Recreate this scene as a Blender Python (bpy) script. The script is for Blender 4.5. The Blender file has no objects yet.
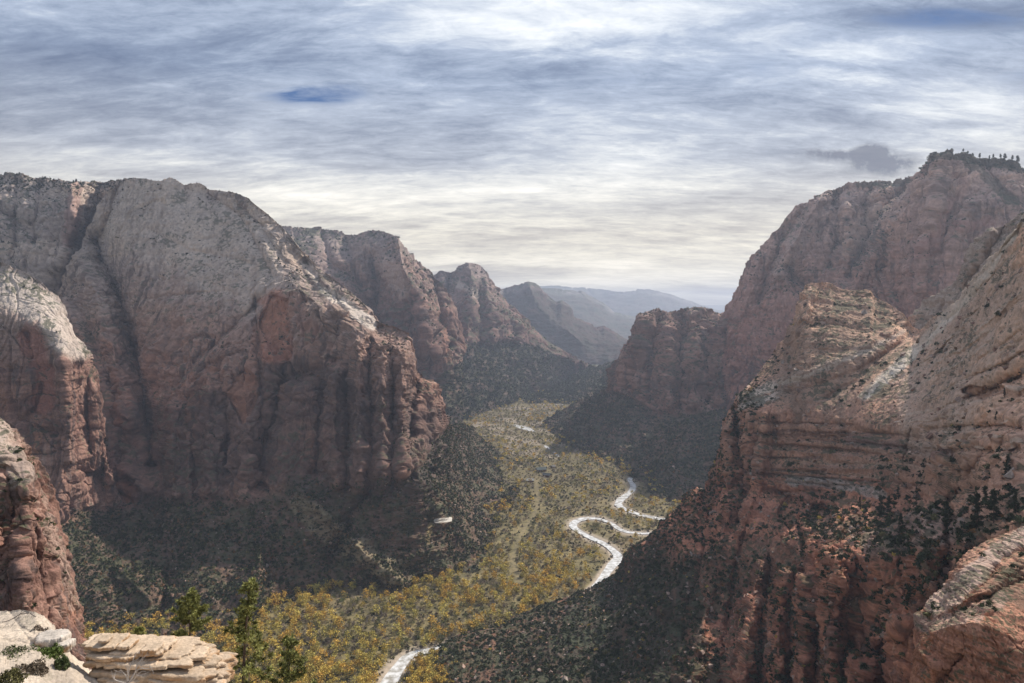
import bpy, math, random, time
import numpy as np
T0 = time.time()
rng = np.random.default_rng(7)
random.seed(7)
F, H, CX, HY = 700.0, 450.0, 512.0, 305.0      # focal length in pixels, camera height above the valley floor
scene = bpy.context.scene
col = scene.collection

# ------------------------------------------------------------------ noise
_N = 64
_tab = np.random.default_rng(3).uniform(-1, 1, (_N, _N, _N)).astype(np.float32)
_flat = _tab.ravel()
def _vn1(x, y, z):
    xi = np.floor(x); fx = x-xi; xi = xi.astype(np.int32)
    yi = np.floor(y); fy = y-yi; yi = yi.astype(np.int32)
    zi = np.floor(z); fz = z-zi; zi = zi.astype(np.int32)
    fx = fx*fx*(3-2*fx); fy = fy*fy*(3-2*fy); fz = fz*fz*(3-2*fz)
    x0 = (xi & 63) << 12; x1 = ((xi+1) & 63) << 12; y0 = (yi & 63) << 6; y1 = ((yi+1) & 63) << 6; z0 = zi & 63; z1 = (zi+1) & 63
    t = _flat
    def lx(yy, zz):
        q = yy+zz; a = t.take(x0+q); a += (t.take(x1+q)-a)*fx; return a
    a = lx(y0, z0); a += (lx(y1, z0)-a)*fy
    b = lx(y0, z1); b += (lx(y1, z1)-b)*fy
    a += (b-a)*fz
    return a
def vn(x, y, z):
    x, y, z = np.broadcast_arrays(np.asarray(x, np.float32), np.asarray(y, np.float32), np.asarray(z, np.float32))
    sh = x.shape; x = x.ravel(); y = y.ravel(); z = z.ravel(); n = x.size
    r = np.empty(n, np.float32)
    for i in range(0, n, 32768):
        j = i+32768; r[i:j] = _vn1(x[i:j], y[i:j], z[i:j])
    return r.reshape(sh)
def fbm(x, y, z, o=5, g=.5, s=0.0):
    r = 0; a = 1.0; n = 0
    for i in range(o):
        k = 2.03**i
        r = r + a*vn(x*k+s+17.3*i, y*k+s*1.7+5.1*i, z*k+s*.6+9.7*i); n += a; a *= g
    return r/n
def ridge(x, y, z, o=3, g=.5, s=0.0):
    r = 0; a = 1.0; n = 0
    for i in range(o):
        k = 2.07**i
        v = 1-np.abs(vn(x*k+s+11.3*i, y*k+s*1.3+7.1*i, z*k+s*.9+3.7*i))*1.9
        r = r + a*np.clip(v, -1, 1); n += a; a *= g
    return r/n
def sstep(a, b, x):
    t = np.clip((x-a)/(b-a), 0, 1); return t*t*(3-2*t)
def box1(a, k, axis):
    if k < 1: return a
    a = np.moveaxis(a, axis, 0)
    p = np.concatenate([np.repeat(a[:1], k+1, 0), a, np.repeat(a[-1:], k, 0)], 0)
    c = np.cumsum(p, 0, dtype=np.float64)
    r = (c[2*k+1:] - c[:-(2*k+1)])/(2*k+1)
    return np.moveaxis(r, 0, axis)
def blur(a, kx, ky):
    for _ in range(2):
        a = box1(a, kx, 1); a = box1(a, ky, 0)
    return a
def seg_dist(PX, PY, poly):
    best = np.full(PX.shape, 1e9); sd = np.zeros(PX.shape); tt = np.zeros(PX.shape)
    L = [0]
    for (a, b) in zip(poly[:-1], poly[1:]): L.append(L[-1]+math.hypot(b[0]-a[0], b[1]-a[1]))
    for i, (a, b) in enumerate(zip(poly[:-1], poly[1:])):
        dx, dy = b[0]-a[0], b[1]-a[1]; l2 = dx*dx+dy*dy+1e-9
        t = np.clip(((PX-a[0])*dx+(PY-a[1])*dy)/l2, 0, 1)
        ex, ey = PX-a[0]-t*dx, PY-a[1]-t*dy
        d = np.hypot(ex, ey); m = d < best
        best = np.where(m, d, best)
        sd = np.where(m, np.sign(dx*ey-dy*ex)*d, sd)
        tt = np.where(m, (L[i]+t*math.sqrt(l2))/L[-1], tt)
    return best, sd, tt

# ------------------------------------------------------------------ mesh helpers
def tag(o, label=None, cat=None, group=None, kind=None):
    if label: o['label'] = label
    if cat: o['category'] = cat
    if group: o['group'] = group
    if kind: o['kind'] = kind
    return o
def mesh_from(name, V, faces, mat, colors=None, smooth=True, parent=None, link=True):
    V = np.asarray(V, np.float32).reshape(-1, 3); faces = np.asarray(faces, np.int32)
    k = faces.shape[1]
    me = bpy.data.meshes.new(name)
    me.vertices.add(len(V)); me.vertices.foreach_set('co', V.ravel())
    me.loops.add(faces.size); me.loops.foreach_set('vertex_index', faces.ravel())
    me.polygons.add(len(faces))
    me.polygons.foreach_set('loop_start', np.arange(0, faces.size, k, dtype=np.int32))
    me.polygons.foreach_set('use_smooth', np.full(len(faces), smooth, bool))
    if colors is not None:
        ca = me.color_attributes.new('Col', 'FLOAT_COLOR', 'POINT')
        c4 = np.ones((len(V), 4), np.float32); c4[:, :3] = colors
        ca.data.foreach_set('color', c4.ravel())
    me.update(calc_edges=True)
    if mat: me.materials.append(mat)
    if not link: return me
    o = bpy.data.objects.new(name, me); col.objects.link(o)
    if parent: o.parent = parent
    return o
def grid_faces(nr, nc):
    i = np.arange(nr*nc, dtype=np.int32).reshape(nr, nc)
    return np.stack([i[:-1, :-1], i[1:, :-1], i[1:, 1:], i[:-1, 1:]], -1).reshape(-1, 4)

# ------------------------------------------------------------------ materials
def nn(nt, typ, **kw):
    n = nt.nodes.new(typ)
    for k, v in kw.items(): setattr(n, k, v)
    return n
def vc_mat(name, scale, bump, rough=.92, var=.35, spec=.25, bdist=1.0, trans=0.0):
    m = bpy.data.materials.new(name); m.use_nodes = True; nt = m.node_tree
    b = nt.nodes['Principled BSDF']
    at = nn(nt, 'ShaderNodeVertexColor', layer_name='Col')
    tc = nn(nt, 'ShaderNodeTexCoord')
    n1 = nn(nt, 'ShaderNodeTexNoise'); n1.inputs['Scale'].default_value = scale; n1.inputs['Detail'].default_value = 6; n1.inputs['Roughness'].default_value = .65
    nt.links.new(tc.outputs['Object'], n1.inputs['Vector'])
    mr = nn(nt, 'ShaderNodeMapRange'); mr.inputs[1].default_value = .25; mr.inputs[2].default_value = .75
    mr.inputs[3].default_value = 1-var; mr.inputs[4].default_value = 1+var
    nt.links.new(n1.outputs['Fac'], mr.inputs[0])
    mx = nn(nt, 'ShaderNodeVectorMath', operation='SCALE')
    nt.links.new(at.outputs['Color'], mx.inputs[0]); nt.links.new(mr.outputs[0], mx.inputs['Scale'])
    nt.links.new(mx.outputs[0], b.inputs['Base Color'])
    b.inputs['Roughness'].default_value = rough
    b.inputs['Specular IOR Level'].default_value = spec
    if bump > 0:
        bp = nn(nt, 'ShaderNodeBump'); bp.inputs['Strength'].default_value = bump; bp.inputs['Distance'].default_value = bdist
        nt.links.new(n1.outputs['Fac'], bp.inputs['Height']); nt.links.new(bp.outputs[0], b.inputs['Normal'])
    return m
M = {}
M['rock_far'] = vc_mat('distant_rock', .03, .6, bdist=20)
M['rock_mid'] = vc_mat('canyon_rock', .12, .6, bdist=5)
M['rock_near'] = vc_mat('near_cliff_rock', .35, .9, bdist=2.2)
M['rock_close'] = vc_mat('ledge_rock', 1.6, .8, bdist=.5)
M['rock_hand'] = vc_mat('foreground_rock', 7.0, .7, bdist=.08)
M['soil'] = vc_mat('valley_soil', .15, .5, bdist=2)
M['leaf'] = vc_mat('leaf', .8, 0, rough=.8, var=.3, spec=.15)
M['bark'] = vc_mat('bark', 6, .6, rough=.95, var=.4, bdist=.05)

# ------------------------------------------------------------------ colours (base colours of the rock itself)
CREAM = np.array([.50, .395, .32]); GREY = np.array([.37, .295, .26]); RED = np.array([.32, .18, .135])
DRED = np.array([.17, .09, .07]); VARN = np.array([.075, .05, .045]); ORANGE = np.array([.46, .215, .125])
SOIL = np.array([.17, .115, .08]); SAND = np.array([.38, .31, .24]); VEG = np.array([.045, .055, .028])
def mix(a, b, t):
    t = np.asarray(t)[..., None]; return a*(1-t)+b*t
def gauss(d, w): return np.exp(-(np.abs(d)/w)**1.3)

PATCH = {}
def patch_calc(name, x0, x1, rows, s, mat, res=1.0, steps=None, strokes=(), alcoves=(), sm=(8, 6), amp=1.0, joint=1.0, strata=1.0,
          back=(300, 40), red=(250, 450), seed=0., varn=1.0, pale=1.0, talus=None, label=None, tints=(), xbed=0.0, veg=.35, rough=1.0, talx=None, whiten=0.0, hue=(1,1,1), backx=0.0, calm=()):
    """A rock face lofted through traced contour lines (pixel x, pixel y, metres away), then carved and fractured in world space."""
    nx = int((x1-x0)*res)+1
    px = np.linspace(x0, x1, nx)
    RY, RD = [], []
    for r in rows:
        xs = [p[0] for p in r]
        py = np.interp(px, xs, [p[1] for p in r])
        dd = []
        for p in r:
            dd.append((H+3)*F/(p[1]-HY) if p[2] == 'g' else p[2])
        dd = np.interp(px, xs, dd)
        gmask = np.interp(px, xs, [1.0 if p[2] == 'g' else 0.0 for p in r]) > .99
        dd = np.where(gmask, (H+3)*F/np.maximum(py-HY, 1), dd)
        RY.append(py); RD.append(dd)
    for i in range(1, len(rows)): RY[i] = np.maximum(RY[i], RY[i-1]+.6)
    ys, ds, ts = [], [], []
    for i in range(len(rows)-1):
        n = max(4, int(res*np.percentile(np.clip(RY[i+1], 0, 700)-np.clip(RY[i], 0, 700), 80))+5)
        t = np.linspace(0, 1, n, endpoint=(i == len(rows)-2))[:, None]
        ys.append(RY[i]*(1-t)+RY[i+1]*t); ds.append(1/((1-t)/RD[i]+t/RD[i+1])); ts.append(np.broadcast_to(i+t, (len(t), nx)))
    PY = np.concatenate(ys); D = np.concatenate(ds); TR = np.concatenate(ts); PX = np.broadcast_to(px, PY.shape)
    D = blur(D, sm[0], sm[1])
    for st in strokes:
        poly, w, a = st[0], st[1], st[2]; kind = st[3] if len(st) > 3 else 'g'
        wob = 2.2*fbm(PX/14, PY/14, seed+3, 3)*(w/5.0)**.5
        dist, sd, tt = seg_dist(PX+wob, PY+wob[::1]*.6, poly)
        if kind == 'g': D = D + a*gauss(dist, w)
        elif kind == 'v': D = D + a*np.clip(1-dist/w, 0, 1)
        elif kind == 't': D = D + a*gauss(dist, w)*np.sin(np.clip(tt*.9+.1, 0, 1)*math.pi)
        elif kind == 'f': D = D + a*.5*(1+np.tanh(sd/1.5))*gauss(dist, w)     # a step: pushed back on one side
    alc = np.zeros(PY.shape)
    for (cx, cy, rx, ry, a) in alcoves:
        ww = .25*fbm(PX/12, PY/12, seed+9, 3)
        u = (PX-cx)/rx; v = (PY-cy)/ry
        q = np.where(v < 0, np.hypot(u, v), np.maximum(np.abs(u), 0)+np.maximum(v-.2, 0)*.9)+ww
        k = sstep(1.05, .85, q); D = D + a*k; alc = np.maximum(alc, k)
    X = (PX-CX)/F*D; Y = D; Z = H-(PY-HY)/F*D
    def normals(X, Y, Z):
        Pm = np.stack([X, Y, Z], -1)
        gu = np.gradient(Pm, axis=1); gv = np.gradient(Pm, axis=0)
        n = np.cross(gu, gv); n /= np.linalg.norm(n, axis=-1, keepdims=True)+1e-9
        fl = (n[..., 1] > 0) & (np.abs(n[..., 2]) < .999)
        view = np.stack([X, Y, Z-H], -1)
        sgn = np.where((n*view).sum(-1) > 0, -1.0, 1.0)
        return n*sgn[..., None]
    N = normals(X, Y, Z)
    N = blur(N, 4, 4); N /= np.linalg.norm(N, axis=-1, keepdims=True)+1e-9
    steep = sstep(.85, .45, N[..., 2])
    tal = np.zeros(PY.shape) if talus is None else sstep(talus-.05, talus+.06, TR+.05*fbm(PX/20, PY/20, seed+1, 3))
    if talx: tal = np.maximum(tal, sstep(talx[0], talx[1], PX+4*fbm(PX/20, PY/20, seed+1, 3)))
    steep = steep*(1-.75*tal); rock = 1-.8*tal
    x, y, z = X/s, Y/s, Z/s
    wx = 6*fbm(x/50, y/50, z/50, 2, s=seed+31); wz = 3*fbm(x/60, y/60, z/25, 3, s=seed+5)
    # masses, joints, beds and small fractures
    d = 7*amp*fbm(x/70, y/70, z/90, 6, .5, seed)
    jw = sstep(-.45, .35, fbm(x/90, y/90, z/70, 2, s=seed+77))
    j = 6*ridge((x+wx)/34, (y+wx)/34, z/210, 2, .45, seed+2) + 2.8*ridge((x+wx)/13, (y+wx)/13, z/80, 2, .5, seed+4)
    crack = sstep(.82, 1, ridge((x+wx)/26, (y+wx)/26, z/260, 1, s=seed+8))*-7 + sstep(.85, 1, ridge((x+wx)/11, (y+wx)/11, z/90, 1, s=seed+12))*-3.5
    d = d + joint*steep*(.35+.65*jw)*(j+crack)
    def stairs(h, sh): f = np.floor(h); q = h-f; return f + sstep(0.0, 1.0, np.clip(q*sh-(sh-1)*.5, 0, 1)) - h
    hz = z + wz
    lm = .4+.6*np.clip(vn(z/15, z*0+seed, z*0)+.6, 0, 1)
    d = d + strata*rock*(.25+.75*steep)*(2.2*stairs(hz/16, 3)+1.0*stairs((hz+2*wz)/5.3+.3*vn(x/9, y/9, z/9), 2.5)*lm)
    if xbed:   # sweeping cross beds of the slickrock
        a1 = z*.93+.35*x+.1*y+4*vn(x/60, y/60, z/60+seed)
        d = d + xbed*(1.0*stairs(a1/5.0, 3)+1.5*stairs(a1/13.0, 4))
    sk = steep*rock
    fine = (1-sk)*fbm(x/15, y/15, z/4.0, 4, .62, seed+20)*1.25 + sk*fbm(x/5, y/5, z/15, 4, .62, seed+22)*1.7
    d = d + rough*(1.0+3.2*tal)*amp**.5*fine + rough*.55*ridge(x/5.5, y/5.5, z/9, 3, .6, seed+21)*rock
    thin = sstep(.93, 1, ridge((x+wx)/30, (y+.4*z+wx)/30, z/44, 1, s=seed+15))+.8*sstep(.93, 1, ridge((x+z*.5)/19, y/19, z/40, 1, s=seed+16))
    d = d - 2.2*thin*rock*(.3+jw*.7)
    sn = fbm((x+wx)/38, (y+wx)/38, z/62, 3, .45, seed+33)
    d = d + rock*(.35+.65*steep)*2.6*joint**.5*stairs(sn*7, 7)                       # curved exfoliation sheets
    d = d + sk*joint*2.2*stairs(vn((x+wx)/17+seed, (y+wx)/17, z/150)*4, 6)            # flat joint faces
    if calm:
        kz = np.zeros(PY.shape)
        for (poly, w_, k_) in calm:
            dist, _, _ = seg_dist(PX, PY, poly); kz = np.maximum(kz, k_*sstep(w_*1.3, w_*.6, dist))
        d = d*(1-kz)
    d = d*s
    P3 = np.stack([X, Y, Z], -1) + N*d[..., None]
    N2 = normals(P3[..., 0], P3[..., 1], P3[..., 2])
    # ---------------- colours
    zz = P3[..., 2]+s*12*fbm(x/60, y/60, z/30, 4, s=seed+40)
    redness = sstep(red[1], red[0], zz)
    band = vn(zz/(s*9), x/120, y/120+seed)*.6+vn(zz/(s*3.1), x/60, y/60)*.4
    big = fbm(x/45, y/45, z/30, 5, .6, seed+50)
    c = mix(mix(GREY, CREAM, sstep(-.35, .45, big+.3*band)), mix(RED, DRED, sstep(-.3, .5, band+.5*big)), np.clip(redness+.25*big, 0, 1))
    c = mix(c, ORANGE*.9, sstep(.25, .6, fbm(x/30, y/30, z/70, 4, s=seed+60))*redness*.55)
    streak = fbm(x/5, y/5, z/110, 4, .6, seed+70)+.5*fbm(x/30, y/30, z/90, 3, s=seed+71)+.35*vn(x/2.4, y/2.4, z/60)
    c = mix(c, VARN+.02, sstep(.10, .42, streak)*steep*varn*.72)
    c = mix(c, CREAM, sstep(.3, .7, fbm(x/4, y/4, z/90, 3, s=seed+75))*steep*.42*pale)
    c = c*(1+.16*band+.16*steep*sstep(.1, .6, vn(zz/(s*2.1), x/90, y/90+7))*-1)[..., None]
    c = c*(1+.5*fbm(x/3.5, y/3.5, z/2.2, 3, .75, seed+97)-.25*thin)[..., None]
    if whiten: c = mix(c, np.array([.53, .44, .345])*(1+.5*big+.35*band)[..., None], whiten)
    so = mix(SOIL*.75, np.array([.17, .105, .075]), sstep(-.3, .5, big))
    so = mix(so, VEG*1.3, sstep(-.2, .25, fbm(x/6, y/6, z/6, 4, .6, seed+95))*.75)
    c = mix(c, so, tal)
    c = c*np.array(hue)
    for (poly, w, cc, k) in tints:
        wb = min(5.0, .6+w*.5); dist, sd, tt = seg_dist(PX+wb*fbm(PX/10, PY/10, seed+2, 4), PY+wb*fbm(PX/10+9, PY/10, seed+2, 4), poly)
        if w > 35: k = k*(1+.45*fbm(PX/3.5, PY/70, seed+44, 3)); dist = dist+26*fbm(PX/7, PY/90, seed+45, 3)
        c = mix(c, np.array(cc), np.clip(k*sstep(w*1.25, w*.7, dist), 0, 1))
    for a_ in (alc,): c = mix(c, ORANGE*.85, a_*.5)
    sp = fbm(x/3.2, y/3.2, z/3.2, 3, .6, seed+90)+.8*fbm(x/26, y/26, z/26, 3, s=seed+91)
    vg = sstep(.5-veg, .62-veg, sp+.9*np.clip(N2[..., 2]-.35, -.4, .5)-.25)*veg/.35
    c = mix(c, VEG*1.2, np.clip(vg, 0, 1)*(.75)*(1-tal))
    # ---------------- close the back so that the mass is solid
    rim = P3[0]; nb = 8
    bk = []
    for k in range(nb, 0, -1):
        f = k/nb
        q = rim.copy(); q[:, 1] += back[0]*f; q[:, 0] += (q[:, 0]/q[:, 1])*back[0]*f*1.06
        q[:, 0] += backx*f**.5*(sstep(x0+.6*(x1-x0), x0+.72*(x1-x0), px) if backx < 0 else sstep(x0+.4*(x1-x0), x0+.28*(x1-x0), px))
        q[:, 2] = np.minimum(q[:, 2], H-(H-q[:, 2])*q[:, 1]/rim[:, 1]) - back[1]*f**1.3
        q[:, 2] = np.maximum(q[:, 2], -18)
        q[:, 2] = np.where(q[:, 2] < -5, np.minimum(rim[:, 2], -5), q[:, 2])
        q += (s*3*f*(1-f)*4)*fbm(q[:, 0]/(20*s), q[:, 1]/(20*s), seed, 3)[:, None]*np.array([0, 0, .5])
        bk.append(q)
    base = bk[0].copy(); base[:, 2] = -20
    V = np.concatenate([base[None], np.stack(bk), P3], 0)
    nrow = V.shape[0]
    C = np.concatenate([np.repeat(c[:1], nb+1, 0), c], 0)
    return (name, V, nrow, nx, mat, C.reshape(-1, 3), label, dict(P=P3, N=N2, TR=TR, tal=tal, PX=PX, PY=PY, s=s, seed=seed))
from concurrent.futures import ThreadPoolExecutor
specs = []
def patch(*a, **k): specs.append((a, k))
def build_patches():
    pool = ThreadPoolExecutor(4)
    size = lambda q: (q[0][2]-q[0][1])*q[1].get('res', 1)**2*len(q[0][3])
    jobs = [pool.submit(patch_calc, *a, **k) for a, k in sorted(specs, key=size, reverse=True)]
    for j in jobs:
        name, V, nrow, nx, mat, C, label, info = j.result()
        o = mesh_from(name, V, grid_faces(nrow, nx), mat, C)
        tag(o, label=label, kind='structure'); PATCH[name] = info; info['obj'] = o
# ================================================================== LAND
# ---- far ranges
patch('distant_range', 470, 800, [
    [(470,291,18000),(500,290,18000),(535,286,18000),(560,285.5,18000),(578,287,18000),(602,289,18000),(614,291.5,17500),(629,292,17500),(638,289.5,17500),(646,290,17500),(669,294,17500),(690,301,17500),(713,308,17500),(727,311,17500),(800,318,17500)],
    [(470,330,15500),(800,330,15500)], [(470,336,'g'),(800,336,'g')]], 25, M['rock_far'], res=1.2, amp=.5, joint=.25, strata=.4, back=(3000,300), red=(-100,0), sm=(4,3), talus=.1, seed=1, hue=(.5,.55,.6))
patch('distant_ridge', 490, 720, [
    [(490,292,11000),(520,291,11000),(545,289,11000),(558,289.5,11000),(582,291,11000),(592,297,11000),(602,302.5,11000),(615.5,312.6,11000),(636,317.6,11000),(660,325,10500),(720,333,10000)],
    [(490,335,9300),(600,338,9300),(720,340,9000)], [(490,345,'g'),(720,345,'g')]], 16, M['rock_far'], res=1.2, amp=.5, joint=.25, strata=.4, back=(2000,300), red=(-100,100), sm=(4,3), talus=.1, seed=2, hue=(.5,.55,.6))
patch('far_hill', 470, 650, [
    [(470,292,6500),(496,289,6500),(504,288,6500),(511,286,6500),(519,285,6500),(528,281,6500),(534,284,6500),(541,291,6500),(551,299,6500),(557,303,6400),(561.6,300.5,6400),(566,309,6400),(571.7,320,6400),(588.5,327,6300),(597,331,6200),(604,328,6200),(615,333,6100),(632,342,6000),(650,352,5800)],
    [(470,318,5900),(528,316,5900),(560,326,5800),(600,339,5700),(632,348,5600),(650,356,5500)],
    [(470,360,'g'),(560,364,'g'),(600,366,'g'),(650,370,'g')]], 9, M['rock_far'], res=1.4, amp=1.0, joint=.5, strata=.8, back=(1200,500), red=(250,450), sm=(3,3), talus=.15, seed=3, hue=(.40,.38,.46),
    strokes=[([(528,284),(535,300),(552,318),(580,340)],5,-160,'g'),([(505,290),(512,310),(530,330)],5,150,'g'),([(545,300),(560,325)],4,120,'g')])
# ---- peaks on the left
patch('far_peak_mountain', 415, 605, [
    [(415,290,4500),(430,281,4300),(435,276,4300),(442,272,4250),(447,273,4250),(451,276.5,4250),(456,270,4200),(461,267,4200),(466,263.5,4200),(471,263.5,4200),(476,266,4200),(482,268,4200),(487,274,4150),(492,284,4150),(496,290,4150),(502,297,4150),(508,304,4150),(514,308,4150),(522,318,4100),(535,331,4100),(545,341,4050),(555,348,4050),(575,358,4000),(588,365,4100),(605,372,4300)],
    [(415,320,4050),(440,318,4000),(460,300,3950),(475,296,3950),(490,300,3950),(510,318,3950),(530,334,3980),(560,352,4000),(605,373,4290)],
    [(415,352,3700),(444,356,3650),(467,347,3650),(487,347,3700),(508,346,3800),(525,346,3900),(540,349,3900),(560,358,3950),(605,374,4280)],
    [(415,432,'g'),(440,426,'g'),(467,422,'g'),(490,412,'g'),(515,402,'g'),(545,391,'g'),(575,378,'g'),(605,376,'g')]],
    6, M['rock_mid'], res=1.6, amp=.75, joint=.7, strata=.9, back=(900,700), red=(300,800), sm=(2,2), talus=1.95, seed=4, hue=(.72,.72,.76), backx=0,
    strokes=[([(452,276),(447,300),(452,330),(456,350)],5,130,'g'),([(497,292),(505,318),(512,345)],6,90,'g'),([(469,265),(473,285),(468,320),(466,345)],5,-120,'g'),([(485,280),(490,310),(488,345)],4,-60,'g'),
      ([(478,290),(478,345)],2.5,70,'g'),([(520,345),(545,385)],6,-50,'g'),([(470,350),(510,400)],8,-50,'g'),([(490,350),(530,392)],7,50,'g')],
    tints=[([(462,286),(470,290),(476,297)],4,(.5,.42,.36),.6)])
patch('left_plateau_cliff', 262, 462, [
    [(262,224,3300),(285,229,3300),(300,229,3300),(318,230,3300),(336,232.5,3300),(352,236,3250),(362,235.5,3200),(370,232.5,3200),(380,232,3200),(398,237,3150),(403,245,3150),(409,252.5,3120),(419,262,3100),(428,270,3100),(435,276,3100),(443,285,3080),(449,296,3060),(455,320,3050),(462,345,3100)],
    [(262,262,3050),(330,262,3050),(370,262,3000),(398,262,2980),(425,290,2960),(445,315,2960),(455,335,2980),(462,350,3050)],
    [(262,392,2800),(400,392,2780),(430,388,2760),(444,378,2760),(456,366,2850),(462,362,2950)],
    [(262,440,'g'),(400,440,'g'),(440,428,'g'),(462,423,'g')]],
    4.6, M['rock_mid'], res=1.5, amp=.75, joint=.85, strata=.8, back=(900,60), red=(350,900), hue=(.78,.78,.80), backx=-150, sm=(4,3), talus=1.98, seed=5,
    strokes=[([(372,262),(378,290),(372,330),(385,372)],9,170,'g'),([(398,240),(404,270),(420,300),(428,350)],7,-150,'g'),([(345,238),(352,262),(365,300)],7,80,'g'),
      ([(432,280),(440,310),(447,345)],4,90,'g'),([(415,300),(412,340),(418,375)],4,70,'g'),([(322,232),(330,262),(360,285)],5,50,'g')],
    tints=[([(390,268),(396,280),(404,292)],9,(.46,.37,.33),.6)])
# ---- hill spur in the middle of the valley
patch('wooded_spur', 525, 665, [
    [(525,403,3250),(541,393,3500),(552,387,3600),(568,378,3750),(580,369,3900),(588,366,3950),(605,363,3950),(619,361,3900),(640,357,3800),(665,354,3700)],
    [(525,404,'g'),(545,404.5,'g'),(568,404,'g'),(600,401,'g'),(665,401,'g')]], 5.5, M['soil'], res=1.4, amp=.5, joint=.2, strata=.5, back=(500,90), sm=(3,2), talus=-1, seed=6,
    strokes=[([(600,365),(570,398)],6,-70,'g'),([(625,362),(600,400)],5,60,'g')])
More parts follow.
